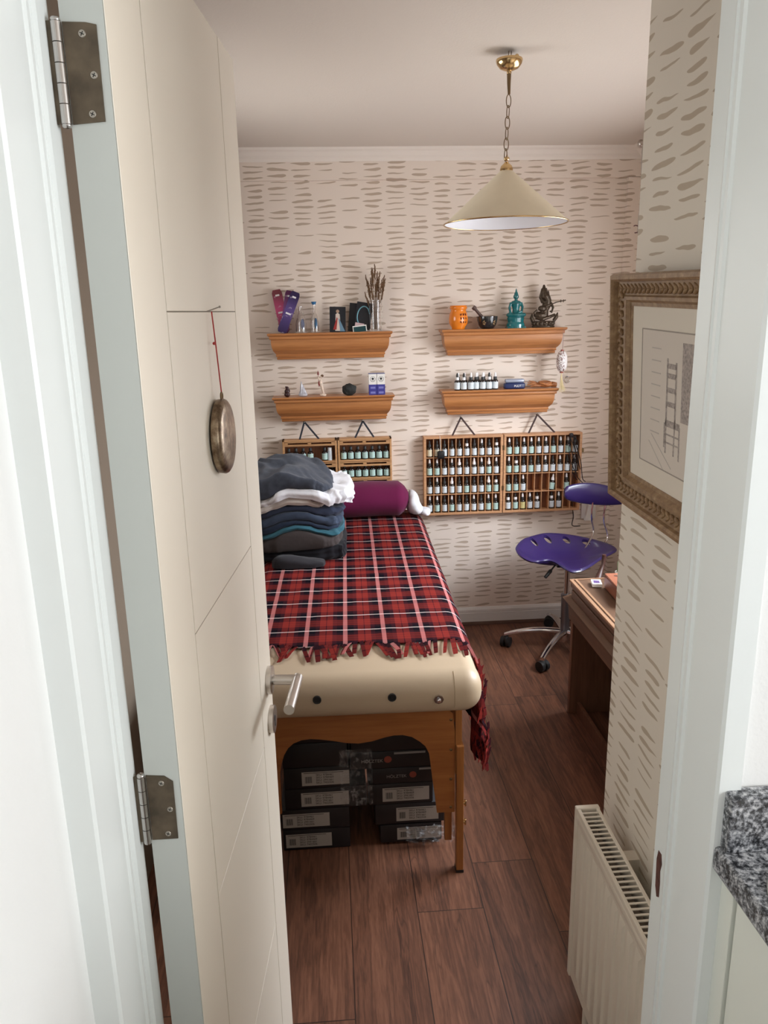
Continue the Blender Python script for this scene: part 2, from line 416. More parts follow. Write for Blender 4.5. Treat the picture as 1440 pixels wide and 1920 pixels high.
wall('wall_right', mPaperR, [((XR, YP, 0), (XR + 0.12, WY0, CEIL)), ((XR, WY1, 0), (XR + 0.12, YB, CEIL)),
     ((XR, WY0, 0), (XR + 0.12, WY1, WZ0)), ((XR, WY0, WZ1), (XR + 0.12, WY1, CEIL))])
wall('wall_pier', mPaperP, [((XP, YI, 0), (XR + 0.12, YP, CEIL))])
wall('wall_front', mHall, [((JR + 0.006, YO + 0.004, 0), (2.0, YI, CEIL)), ((XL - 0.1, YO + 0.002, 0), (JL - 0.028, YI, CEIL)), ((JL - 0.028, YO + 0.002, HEAD + 0.03), (JR + 0.006, YI, CEIL))])
wall('wall_hall_left', mHall, [((JL - 0.13, -1.6, 0), (JL - 0.028, YO + 0.002, CEIL))])
wall('wall_hall_back', mHall, [((-0.8, -1.7, 0), (2.1, -1.6, CEIL))])
wall('wall_hall_right', mHall, [((1.75, -1.6, 0), (1.85, -0.8, CEIL)), ((1.75, 0.5, 0), (1.85, YO, CEIL)), ((1.75, -0.8, 0), (1.85, 0.5, 0.95)), ((1.75, -0.8, 2.2), (1.85, 0.5, CEIL))])
# windows (daylight comes through them; the left-wall one is made up)
def window(name, x, y0, y1, z0, z1):
    f = MB(); t = 0.045
    f.box((x, y0, z0), (x + 0.05, y0 + t, z1)).box((x, y1 - t, z0), (x + 0.05, y1, z1))
    f.box((x, y0, z0), (x + 0.05, y1, z0 + t)).box((x, y0, z1 - t), (x + 0.05, y1, z1))
    f.box((x, (y0 + y1) / 2 - 0.025, z0), (x + 0.05, (y0 + y1) / 2 + 0.025, z1))
    o = struct(f.build(name, mWhite))
    MB().box((x - 0.06, y0 - 0.03, z0 - 0.025), (x + 0.05, y1 + 0.03, z0 - 0.001)).build('window_sill', mWhite, o)
window('window_1', XR + 0.05, WY0, WY1, WZ0, WZ1)
window('added_window', XL - 0.09, 2.40, 3.30, 1.38, 2.08)  # added, unseen behind the door; lets the left fill light in
window('window_2', 1.78, -0.8, 0.5, 0.95, 2.2)
# soffit band and side strip on the back wall, both papered
struct(MB().box((XL, YB - 0.03, 2.298), (XR, YB, 2.382)).box((1.484, YB - 0.03, 0.1), (XR, YB, 2.30)).build('trim_1', mPaperB))
# cornice
def cornice(name, pts, ax, a, b):
    m = MB(); m.prism(pts, a, b, ax); return struct(m.build(name, mCornice))
cp = [(YB - 0.0, 2.378), (YB - 0.034, 2.378), (YB - 0.040, 2.392), (YB - 0.052, 2.400), (YB - 0.066, 2.416), (YB - 0.080, 2.422), (YB - 0.084, CEIL), (YB, CEIL)]
cornice('trim_2', cp, 'x', XL, XR)
cp = [(XR, 2.378), (XR - 0.012, 2.378), (XR - 0.02, 2.395), (XR - 0.045, 2.415), (XR - 0.06, 2.422), (XR - 0.064, CEIL), (XR, CEIL)]
cornice('trim_3', cp, 'y', WY0, YB - 0.05)
def skirting(name, a, b, ax='x', w=None):
    y = YB
    prof = [(y, 0.006), (y - 0.016, 0.006), (y - 0.016, 0.066), (y - 0.013, 0.068), (y - 0.013, 0.072), (y - 0.016, 0.074), (y - 0.015, 0.085), (y - 0.007, 0.096), (y, 0.098)]
    m = MB(); m.prism(prof, a, b, 'x'); return struct(m.build(name, mBase))
skirting('baseboard_back', XL, XR)
struct(MB().box((XR - 0.015, YP, 0.006), (XR, YB - 0.016, 0.095), 0.003).build('baseboard_right', mBase))
struct(MB().prism([(YB - 0.016, 0), (YB - 0.03, 0), (YB - 0.028, 0.008), (YB - 0.016, 0.016)], XL, XR, 'x').build('trim_4', M('dark_bead', srgb(84, 56, 42), 0.5)))
struct(MB().box((XP - 0.014, YI + 0.02, 0), (XP, YP, 0.095), 0.003).build('baseboard_pier', mBase))

# door frame: rebated jambs with a grooved stop
def jamb_profile(s, x, E_=(0.0,)):     # s=+1 faces +X (left jamb), s=-1 faces -X (right jamb); x = face of jamb
    D = lambda d: x - s * d
    return [(D(0.0285), YO - 0.003), (D(0.003), YO - 0.003), (D(0), YO), (D(0), YO + 0.07), (D(0.002), YO + 0.073), (D(0.002), YO + 0.077), (D(-0.001), YO + 0.079),
            (D(-0.001), YO + 0.085), (D(0.003), YO + 0.087), (D(0.003), YO + 0.091), (D(0.0), YO + 0.093), (D(0.001), YO + 0.097), (D(E_[0]), YO + 0.099), (D(E_[0]), YI), (D(0.0285), YI)]
jl = struct(MB().prism(jamb_profile(1, JL, (-0.0025,)), 0, HEAD, 'z').build('trim_5', mWhite))
rp = [(x + 0.0, y) for x, y in jamb_profile(-1, JR, (0.003,))]
rp = [(min(x, JR + 0.026), y) for x, y in rp]
jr = struct(MB().prism(rp, 0, HEAD, 'z').build('trim_6', mWhite))
struct(MB().box((JL - 0.026, YO - 0.003, HEAD), (JR + 0.026, YI, HEAD + 0.03)).build('trim_7', mWhite))
# chipped strike recess on the right jamb
cq = at(1228, 1640, 0.782)
ch = MB(); pts = []
for i, (dy, dz) in enumerate([(-.006, -.030), (.000, -.034), (.005, -.022), (.006, -.004), (.007, .016), (.004, .030), (-.004, .030), (-.007, .018), (-.004, .006), (-.006, -.010)]):
    pts.append((0.784 + dy, cq.z + dz))
ch.prism(pts, JR + 0.0024, JR + 0.0045, 'x'); ch.build('strike_recess', M('chipped_wood', srgb(88, 52, 44), 0.9, var=0.4, vs=120), jr)

# ------------------------------------------------------------------ the open door with its hardware
DL = 0.592; DH = 2.083; DT = 0.041
dang = math.radians(84.9)
door = struct(bpy.data.objects.new('door_1', bpy.data.meshes.new('door_1'))); COL.objects.link(door)
def door_local():
    m = MB()
    # face at local y=0 (towards the right), recessed V grooves cut as gaps between raised panels
    dg_ = 0.0012; gh = 0.0007
    m.box((0.0, dg_, 0.006), (DL, DT, DH))
    g = 0.0014
    xs = [0.0, 0.110, 0.482, DL]; zs = [0.006, 0.154, 0.540, 0.923, 1.308, 1.695, DH]
    m.box((0, 0, 0.006), (xs[1] - g, dg_, DH), 0.0004, 1); m.box((xs[2] + g, 0, 0.006), (DL, dg_, DH), 0.0004, 1)
    for a, b in zip(zs, zs[1:]):
        m.box((xs[1] + g, 0, a + gh), (xs[2] - g, dg_, b - gh), 0.0004, 1)
    return m
md = door_local(); bmesh.ops.recalc_face_normals(md.bm, faces=md.bm.faces); md.bm.to_mesh(door.data); md.bm.free()
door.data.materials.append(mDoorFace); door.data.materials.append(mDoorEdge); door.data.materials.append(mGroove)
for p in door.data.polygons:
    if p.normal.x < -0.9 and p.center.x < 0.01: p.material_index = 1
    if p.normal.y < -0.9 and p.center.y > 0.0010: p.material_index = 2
door.location = (-0.187, 0.79, 0); door.rotation_euler = (0, 0, dang)
def dpart(m, name, mat, parent=door, smooth=0): return m.build(name, mat, parent, world=False, smooth=smooth)
def Mz(m): return m
# lever handle
hx, hz = 0.555, 1.021
h = MB(); h.cyl((hx, 0, hz), (hx, -0.009, hz), 0.0265, seg=40); h.cyl((hx, -0.009, hz), (hx, -0.0095, hz), 0.0262, 0.024, seg=40)
dpart(h, 'handle_rose', mSteel, smooth=30)
h = MB(); h.cyl((hx, -0.009, hz), (hx, -0.062, hz), 0.0095, seg=24)
h.tube([(hx + 0.009, -0.056, hz), (hx - 0.115, -0.056, hz)], 0.0095, 24)
dpart(h, 'lever_handle', mSteel, smooth=30)
h = MB(); h.cyl((hx, 0, hz - 0.082), (hx, -0.009, hz - 0.082), 0.0265, seg=40)
esc = dpart(h, 'key_escutcheon', mSteel, smooth=30)
h = MB(); h.cyl((hx, -0.009, hz - 0.080), (hx, -0.0096, hz - 0.080), 0.006, seg=16); h.box((hx - 0.003, -0.0096, hz - 0.096), (hx + 0.003, -0.009, hz - 0.080))
h.build('keyhole', mInk, esc, world=False)
# hinges (leaf on the hinge edge of the door, barrel toward the frame side)
def hinge(zc, H, cut=0):
    y1 = DT - 0.002
    pts = [(-0.0, zc - H / 2), (0.0, zc + H / 2)]
    m = MB()
    prof = [(y1, zc - H / 2), (0.009, zc - H / 2 + 0.002), (0.0085, zc + H / 2 - (0.008 if cut else 0.003)), (0.018, zc + H / 2 - 0.001), (y1, zc + H / 2)]
    m.prism([(p[0], p[1]) for p in prof], -0.0012, 0.0005, 'x')
    leaf = dpart(m, 'hinge', mHinge)
    for k, (yy, f) in enumerate(((0.022, 0.38), (0.015, -0.02), (0.020, -0.40))):
        s = MB(); s.cyl((-0.0011, yy, zc + f * H), (-0.0018, yy, zc + f * H), 0.0034, 0.003, seg=20)
        s.build('screw', mScrew, leaf, world=False, smooth=30)
        c = MB()
        for a in (0.5, 0.5 + PI / 2):
            Mx = Matrix.Translation((-0.0019, yy, zc + f * H)) @ Matrix.Rotation(a, 4, 'X')
            c.box((-0.0001, -0.002, -0.0004), (0.0001, 0.002, 0.0004), M=Mx)
        c.build('screw_slot', mInk, leaf, world=False)
    b = MB(); n = 5
    for i in range(n):
        z0 = zc - H / 2 + H * i / n; z1 = zc - H / 2 + H * (i + 1) / n - 0.0008
        b.cyl((-0.003, DT + 0.003, z0), (-0.003, DT + 0.003, z1), 0.0048, seg=18)
    b.ell((-0.003, DT + 0.003, zc + H / 2 + 0.001), (0.0046, 0.0046, 0.003), 12); b.ell((-0.003, DT + 0.003, zc - H / 2 - 0.001), (0.0046, 0.0046, 0.003), 12)
    b.build('hinge_barrel', mHingeB, leaf, world=False, smooth=40)
    f = MB(); f.box((-0.0045, DT + 0.004, zc - H / 2), (-0.003, DT + 0.012, zc + H / 2)); f.build('frame_leaf', mHinge, leaf, world=False)
zt = at(150, 137, 0.79).z; hgt = at(150, 40, 0.79).z - at(160, 234, 0.79).z
hinge(zt, hgt)
hinge(at(290, 1517, 0.79).z, at(265, 1457, 0.79).z - at(280, 1578, 0.79).z, 1)
# hinge gap: its shade is put into the left wall's taupe colour
# gong hanging on the door
DM = Matrix.Translation(door.location) @ Matrix.Rotation(dang, 4, 'Z')
gl = DM @ Vector((0.302, 0, 1.525))
gong = thing('gong', 'small round tarnished bronze gong hung by a red cord on the open door', 'gong', gl, dang)
g = MB()
prof = [(0.0, 0.0), (0.024, 0.0004), (0.040, -0.001), (0.047, -0.0025), (0.051, -0.005), (0.0525, -0.008), (0.0515, -0.0155), (0.049, -0.016), (0.048, -0.006), (0.0, -0.003)]
RX = Matrix.Translation((0, -0.0185, 0)) @ Matrix.Rotation(PI / 2, 4, 'X')
g.lathe([(r * 1.0, z) for r, z in prof], seg=56, M=RX, cap=False)
k = NT('tarnished_bronze'); nz = k.noise(k.tc.outputs['Object'], 45, 5, 0.7)
k.l(k.ramp(nz, [(0.32, srgb(66, 52, 42)), (0.5, srgb(132, 112, 92)), (0.68, srgb(176, 160, 136))]), k.b.inputs['Base Color'])
k.b.inputs['Metallic'].default_value = 0.85; k.b.inputs['Roughness'].default_value = 0.33; k.bump(nz, 0.25, 0.002)
g.build('gong_disc', k.m, gong, world=False, smooth=35)
nz0 = (-0.006, -0.006, 1.695 - 1.525)
g = MB(); g.tube([(0.0 + 0.0052 * math.cos(a), -0.010, 0.056 + 0.0052 * math.sin(a)) for a in [2 * PI * i / 16 for i in range(16)]], 0.0013, 8, closed=True)
g.build('hanging_ring', mBrassD, gong, world=False, smooth=60)
mRed = M('red_cord', srgb(176, 50, 44), 0.8)
g = MB(); g.tube([nz0, (-0.003, -0.008, 0.12), (0.0, -0.010, 0.061)], 0.0009, 6); g.ell((-0.004, -0.006, 0.128), (0.006, 0.002, 0.0022), 10); g.build('cord', mRed, gong, world=False)
nail = tag(MB().cyl((0.0, 0.0, 0.0), (0.012, -0.016, 0.006), 0.0008, seg=8).ell((0.012, -0.016, 0.006), 0.0016, 8).build('nail', mScrew), 'small bent nail in the door groove holding the red gong cord', 'nail')
nail.location = DM @ Vector((0.295, 0.001, 1.695)); nail.rotation_euler = (0, 0, dang)
# little engraved marks on gong face
g = MB()
for dx in (-0.006, 0.0, 0.006): g.box((dx - 0.0005, -0.0186, 0.006), (dx + 0.0005, -0.0180, 0.020))
g.box((-0.007, -0.0186, -0.010), (0.009, -0.0180, -0.0092)); g.build('engraving', M('engraved_copper', srgb(150, 112, 94), 0.4, 0.7), gong, world=False)

# ------------------------------------------------------------------ radiator on the pier
rad = thing('radiator', 'white ribbed panel radiator with grille top on the papered pier wall', 'radiator', (0.548, 1.10, 0.0))
RX0, RX1, RY0, RY1, RZ0, RZ1 = 0.522, 0.575, 0.84, 1.495, 0.13, 0.592
m = MB(); m.box((RX0 + 0.004, RY0, RZ0), (RX0 + 0.010, RY1, RZ1 - 0.01))
nr = 15
for i in range(nr):
    yc = RY0 + 0.05 + (RY1 - RY0 - 0.1) * i / (nr - 1)
    m.prism([(yc - 0.014, RX0 + 0.005), (yc - 0.008, RX0), (yc + 0.008, RX0), (yc + 0.014, RX0 + 0.005)], RZ0 + 0.03, RZ1 - 0.05, 'z') if False else \
        m.xf(Matrix.Identity(4))
    m._faces([(RX0 + 0.0045, yc - 0.015, RZ0 + 0.03), (RX0, yc - 0.008, RZ0 + 0.045), (RX0, yc + 0.008, RZ0 + 0.045), (RX0 + 0.0045, yc + 0.015, RZ0 + 0.03),
              (RX0 + 0.0045, yc - 0.015, RZ1 - 0.045), (RX0, yc - 0.008, RZ1 - 0.06), (RX0, yc + 0.008, RZ1 - 0.06), (RX0 + 0.0045, yc + 0.015, RZ1 - 0.045)],
             [(0, 1, 5, 4), (1, 2, 6, 5), (2, 3, 7, 6), (0, 3, 2, 1), (4, 5, 6, 7)])
m.box((RX0, RY0, RZ1 - 0.03), (RX0 + 0.006, RY1, RZ1 - 0.012), 0.002)
m.build('front_panel', mRad, rad, smooth=30)
m = MB(); m.box((RX1 - 0.006, RY0, RZ0), (RX1, RY1, RZ1 - 0.01)); m.build('rear_panel', mRad, rad)
m = MB(); m.box((RX0 + 0.018, RY0 + 0.01, RZ0 + 0.02), (RX0 + 0.036, RY1 - 0.01, RZ1 - 0.03)); m.build('convector', mRadIn, rad)
m = MB(); m.box((RX0 + 0.001, RY0, RZ1 - 0.014), (RX0 + 0.009, RY1, RZ1), 0.0015); m.box((RX1 - 0.009, RY0, RZ1 - 0.014), (RX1 - 0.001, RY1, RZ1), 0.0015)
n = 44
for i in range(n):
    yc = RY0 + 0.01 + (RY1 - RY0 - 0.035) * i / (n - 1)
    m.box((RX0 + 0.008, yc - 0.0022, RZ1 - 0.003), (RX1 - 0.008, yc + 0.0022, RZ1 - 0.001))
m.build('top_grille', mRad, rad)
m = MB(); m.box((RX0 - 0.001, RY1 - 0.013, RZ0), (RX1 + 0.001, RY1 + 0.003, RZ1 + 0.001), 0.003); m.build('end_cap', mRad, rad)
for ya in (1.36, 0.95): MB().box((RX1, ya, 0.2), (XP, ya + 0.03, 0.55)).build('wall_bracket', mRad, rad)
m = MB(); m.cyl((RX0 + 0.03, 1.44, 0.0), (RX0 + 0.03, 1.44, RZ0 + 0.02), 0.0075); m.lathe([(0.0, 0), (0.018, 0), (0.018, 0.006), (0, 0.008)], (RX0 + 0.03, 1.44, 0)); m.build('pipe', mRad, rad, smooth=40)

# ------------------------------------------------------------------ framed drawing on the pier
pic = bpy.data.objects.new('framed_picture', None); COL.objects.link(pic)
tag(pic, 'framed pencil drawing of a ladderback chair in an ornate antique gold frame', 'picture')
# local frame: x to the left of the viewer's far side..., plane: u along +Y(world), v up; normal -X
pu = Vector((0.0, math.cos(math.radians(1.6)), math.sin(math.radians(1.6)))); lean = math.radians(3.0)
PW, PH = 0.64, 0.452
top_out = Vector((-math.sin(lean), 0, math.cos(lean)))
pv = (top_out - pu * top_out.dot(pu)).normalized(); pn = pu.cross(pv)   # +X-ish
if pn.x > 0: pn = -pn
pic.matrix_basis = Matrix(((pu.x, pv.x, pn.x, 0.619), (pu.y, pv.y, pn.y, 1.574), (pu.z, pv.z, pn.z, 1.303), (0, 0, 0, 1)))
# in local coords: x runs from -PW (near) to 0 (far), y 0..PH (up), z out of the wall
k = NT('antique_gold'); nz = k.noise(k.tc.outputs['Object'], 60, 5, 0.7)
k.l(k.ramp(nz, [(0.25, srgb(120, 90, 64)), (0.55, srgb(158, 128, 94)), (0.8, srgb(196, 170, 132))]), k.b.inputs['Base Color'])
k.b.inputs['Roughness'].default_value = 0.5; k.b.inputs['Metallic'].default_value = 0.05; k.bump(nz, 0.3, 0.002); mGold = k.m
prof = [(0, 0.0), (0, 0.026), (0.003, 0.033), (0.010, 0.034), (0.014, 0.030), (0.015, 0.022), (0.040, 0.015), (0.043, 0.019), (0.049, 0.018), (0.054, 0.010), (0.061, 0.0085), (0.062, 0.0)]
m = MB(); rings = []
for d, zz in prof:
    rings.append([m.bm.verts.new(p) for p in ((-PW + d, d, zz), (-d, d, zz), (-d, PH - d, zz), (-PW + d, PH - d, zz))])
for a, b in zip(rings, rings[1:]):
    for i in range(4): m.bm.faces.new((a[i], a[(i + 1) % 4], b[(i + 1) % 4], b[i]))
fr = m.build('picture_frame', mGold, pic, world=False, smooth=25)
m = MB()
def leafy(cx, cy, along):
    for s in (-1, 1):
        R = Matrix.Rotation((0.6 * s if along == 'x' else PI / 2 + 0.6 * s), 4, 'Z')
        m.ell((cx + (0.0 if along == 'x' else 0.0045 * s), cy + (0.0045 * s if along == 'x' else 0), 0.0195), (0.0085, 0.0034, 0.004), 8, M=R)
    m.ell((cx, cy, 0.0195), (0.003, 0.003, 0.0035), 8)
nn = 32
for i in range(nn):
    x = -PW + 0.03 + (PW - 0.06) * i / (nn - 1)
    leafy(x, 0.0275, 'x'); leafy(x, PH - 0.0275, 'x')
for i in range(22):
    y = 0.04 + (PH - 0.08) * i / 21
    leafy(-0.0275, y, 'y'); leafy(-PW + 0.0275, y, 'y')
m.build('carved_ornament', mGold, pic, world=False, smooth=60)
MB().box((-PW + 0.06, 0.06, 0.004), (-0.06, PH - 0.06, 0.007)).build('picture_mount', M('ivory_mount', srgb(236, 228, 214), 0.8), pic, world=False)
m = MB(); X0, X1, Y0, Y1 = -PW + 0.11, -0.112, 0.102, PH - 0.102
m.box((X0, Y0, 0.0071), (X1, Y1, 0.0078)); dr = m.build('drawing_paper', M('drawing_paper', srgb(228, 219, 208), 0.8), pic, world=False)
m = MB()
for a, b in (((X0 - .002, Y0 - .002), (X1 + .002, Y0)), ((X0 - .002, Y1), (X1 + .002, Y1 + .002)), ((X0 - .002, Y0), (X0, Y1)), ((X1, Y0), (X1 + .002, Y1))):
    m.box((a[0], a[1], 0.0071), (b[0], b[1], 0.0085))
m.build('mount_bevel', mInkG, pic, world=False)
m = MB(); z0, z1 = 0.0078, 0.0081
def bar(x0, y0, x1, y1, w, mm=None):
    d = Vector((x1 - x0, y1 - y0, 0)); L = d.length; a = math.atan2(d.y, d.x)
    (mm or m).box((0, -w / 2, z0), (L, w / 2, z1), M=Matrix.Translation((x0, y0, 0)) @ Matrix.Rotation(a, 4, 'Z'))
cx = -0.226
for s in (0, 1):
    bar(cx - 0.036 * s, 0.185, cx - 0.036 * s, 0.305 if s == 0 else 0.300, 0.006); bar(cx - 0.034 * s, 0.135, cx - 0.036 * s, 0.2, 0.005)
for zz in (0.225, 0.250, 0.275, 0.292): bar(cx, zz, cx - 0.036, zz, 0.009)
bar(cx + 0.004, 0.19, cx - 0.055, 0.19, 0.012); bar(cx - 0.055, 0.13, cx - 0.055, 0.19, 0.005); bar(cx + 0.006, 0.145, cx + 0.006, 0.19, 0.005)
for zz in (0.155, 0.170): bar(cx + 0.006, zz, cx - 0.055, zz, 0.003)
m.box((-0.345, 0.20, z0), (-0.284, 0.335, z0 + 0.0002))
m.build('chair_drawing', M('pencil_dark', srgb(178, 168, 162), 0.9, var=0.3, vs=200), dr, world=False)
m = MB()
for i in range(8): bar(X1 - 0.045, 0.165 + i * 0.022, X1 - 0.085, 0.165 + i * 0.022, 0.002)
bar(X1 - 0.05, 0.16, X1 - 0.14, 0.11, 0.0015); bar(X1 - 0.04, 0.145, X1 - 0.11, 0.10, 0.0015)
m.build('brick_drawing', mInkL, dr, world=False)

# ------------------------------------------------------------------ granite counter and cabinet in the hall
P1 = at(1318, 1590, YO - 0.004)
CZ = P1.z
m = MB(); m.box((JR + 0.004, -0.9, CZ - 0.028), (1.6, YO + 0.003, CZ), 0.004)
cnt = tag(m.build('worktop', mGran), 'speckled grey granite worktop beside the right door jamb', 'worktop')
m = MB(); m.box((JR + 0.010, YO - 0.016, CZ + 0.0003), (1.6, YO + 0.003, CZ + 0.066), 0.002)
tag(m.build('upstand', mGran), 'speckled granite upstand against the wall behind the worktop', 'upstand')
cab = thing('base_cabinet', 'pale painted cabinet under the granite worktop', 'cabinet', (0.8, -0.1, 0))
m = MB(); m.box((JR + 0.034, -0.9, 0.0), (1.6, YO + 0.002, CZ - 0.0285)); m.build('cabinet_body', mCab, cab)
m = MB(); m.box((JR + 0.018, -0.9, 0.0), (JR + 0.033, YO - 0.03, CZ - 0.030), 0.002); m.build('cabinet_door', mCab, cab)
m = MB(); m.box((JR + 0.016, YO - 0.026, 0.0), (JR + 0.033, YO + 0.002, CZ - 0.030), 0.001); m.build('filler_strip', mCab, cab)
SKC = (0.505, 0.574)
ct = MB().lathe([(0.077, -0.1), (0.077, 0.1)], seg=64); ct.xf(Matrix.Translation((SKC[0], SKC[1], CZ)) @ Matrix.Diagonal((1.3, 0.95, 1, 1))); ct = ct.build('cutter', mGran)
bm_ = cnt.modifiers.new('b', 'BOOLEAN'); bm_.object = ct; bm_.operation = 'DIFFERENCE'; bm_.solver = 'EXACT'
bpy.context.view_layer.update(); apply_mods(cnt); bpy.data.objects.remove(ct)
sk = thing('sink', 'steel inset sink bowl sunk into the edge of the granite worktop', 'sink', (SKC[0], SKC[1], CZ))
m = MB(); m.lathe([(0.0760, 0.0), (0.0835, 0.0005), (0.0835, 0.0025), (0.0760, 0.003), (0.0745, 0.0), (0.072, -0.014), (0.060, -0.024), (0.0, -0.026)], seg=64, cap=False); m.xf(Matrix.Diagonal((1.3, 0.95, 1, 1)))
m.build('sink_bowl', mSteel, sk, world=False, smooth=60)
m = MB(); m.lathe([(0.0, -0.0255), (0.012, -0.0255), (0.012, -0.024), (0, -0.024)], seg=24); m.build('drain', mChrome, sk, world=False, smooth=40)

# ------------------------------------------------------------------ pendant lamp
lp = thing('pendant_lamp', 'cream conical pendant lamp on a brass chain from the ceiling', 'lamp', (0.570, 2.524, 0))
LY = 2.524; LX = 0.570
m = MB(); m.tube([(LX - 0.002, LY, CEIL), (LX - 0.004, LY, 2.405)], 0.0012, 6); m.tube([(LX + 0.006, LY, CEIL), (LX + 0.004, LY, 2.405)], 0.0012, 6); m.build('hook_wire', mBrassD, lp)
m = MB(); m.lathe([(0.036, 0.022), (0.039, 0.021), (0.040, 0.017), (0.037, 0.008), (0.028, -0.003), (0.014, -0.009), (0.007, -0.011), (0.007, -0.017), (0.004, -0.02), (0.0, -0.02)], (LX, LY, 2.389), seg=40)
m.lathe([(0.0, 0.022), (0.036, 0.022)], (LX, LY, 2.389), seg=40, cap=False)
m.ell((LX + 0.018, LY - 0.02, 2.414), (0.006, 0.006, 0.005), 10); m.build('ceiling_rose', mBrass, lp, smooth=50)
m = MB(); m.tube([(LX, LY, 2.372), (LX, LY, 2.345), (LX + 0.001, LY, 2.315)], [0.0065, 0.0055, 0.004], 12); m.build('cord_grip', mBrassD, lp, smooth=60)
m = MB(); z = 2.315; i = 0
while z > 2.145:
    a = (i % 2) * PI / 2 + 0.3; L = 0.036
    pts = []
    for q in range(20):
        t = 2 * PI * q / 20; x = 0.0078 * math.cos(t); zz = math.sin(t) * L / 2
        pts.append((LX - 0.0012 * i + x * math.cos(a), LY + x * math.sin(a), z - L / 2 + zz))
    m.tube(pts, 0.0014, 6, closed=True); z -= L - 0.006; i += 1
m.build('chain', mBrassD, lp, smooth=60)
zt_ = z + 0.012; SX = at(948, 400, LY).x
apex = at(950, 320, LY).z; rimz = at(950, 419, LY).z
m = MB(); m.tube([(SX + 0.001, LY, z + 0.012), (SX, LY, apex + 0.035)], 0.0022, 8); m.ell((SX, LY, apex + 0.034), (0.0085, 0.0085, 0.0065), 14)
m.lathe([(0.019, -0.002), (0.020, 0.004), (0.017, 0.013), (0.009, 0.020), (0.006, 0.024), (0, 0.025)], (SX, LY, apex), seg=28); m.build('shade_cap', mBrass, lp, smooth=50)
R = 0.1925
m = MB(); m.lathe([(0.018, apex), (R, rimz)], (SX, LY, 0), seg=72, cap=False); m.build('lamp_shade', mShade, lp, smooth=179)
m = MB(); m.lathe([(0.016, apex - 0.003), (R - 0.004, rimz)], (SX, LY, 0), seg=72, cap=False); m.build('shade_lining', mShadeIn, lp, smooth=179)
m = MB(); m.tube([(SX + R * math.cos(2 * PI * i / 72), LY + R * math.sin(2 * PI * i / 72), rimz) for i in range(72)], 0.0022, 8, closed=True); m.build('shade_rim', mBrass, lp, smooth=60)
m = MB(); m.lathe([(0.0, 0.0), (0.014, 0.0), (0.016, 0.02), (0.016, 0.07), (0.0, 0.07)], (SX, LY, apex - 0.075), seg=20); m.build('bulb_holder', mPaper, lp, smooth=50)

# ------------------------------------------------------------------ crown-moulding wall shelves
def shelf(x0, x1, z1, label, group, h=0.128, d=0.12):
    zc = z1 - h
    o = thing('wall_shelf', label, 'shelf', ((x0 + x1) / 2, YB, zc), 0, group)
    # profile: (outset fraction, height)
    pr = [(0.0, 0.0), (0.046, 0.0), (0.050, 0.003), (0.051, 0.008), (0.048, 0.010), (0.048, 0.013), (0.056, 0.015), (0.058, 0.020), (0.055, 0.024), (0.055, 0.027), (0.066, 0.034), (0.080, 0.046), (0.089, 0.062), (0.093, 0.080), (0.094, 0.096), (0.093, 0.098), (0.104, 0.100), (0.106, 0.106), (0.105, 0.112), (0.113, 0.115), (0.119, 0.119), (0.121, 0.124), (0.119, h)]
    m = MB(); rings = []
    for e, z in pr:
        i = 0.118 - e * 0.98
        xa, xb = x0 + i * 0.55, x1 - i * 0.55
        rings.append([m.bm.verts.new(p) for p in ((xa, YB, zc + z), (xa, YB - e if e > 0 else YB, zc + z), (xb, YB - e if e > 0 else YB, zc + z), (xb, YB, zc + z))])
    for a, b in zip(rings, rings[1:]):
        for i in range(4):
            try: m.bm.faces.new((a[i], a[(i + 1) % 4], b[(i + 1) % 4], b[i]))
            except ValueError: pass
    m.bm.faces.new(rings[-1])
    bmesh.ops.remove_doubles(m.bm, verts=m.bm.verts, dist=1e-6)
    m.build('moulded_front', mOak, o, smooth=18)
    return o
ZU, ZL = 1.598, 1.290
shelf(-0.292, 0.315, ZU, 'honey oak moulded shelf holding incense packets and dried grass vase', 'moulded oak wall shelves')
shelf(-0.285, 0.320, ZL, 'honey oak moulded shelf holding figurines, black stone and blue boxes', 'moulded oak wall shelves')
shelf(0.558, 1.182, ZU, 'honey oak moulded shelf holding orange burner, mortar and teal statue', 'moulded oak wall shelves')
shelf(0.558, 1.152, ZL + 0.010, 'honey oak moulded shelf holding dropper bottles and carved wooden hand', 'moulded oak wall shelves')
ZL2 = ZL + 0.010

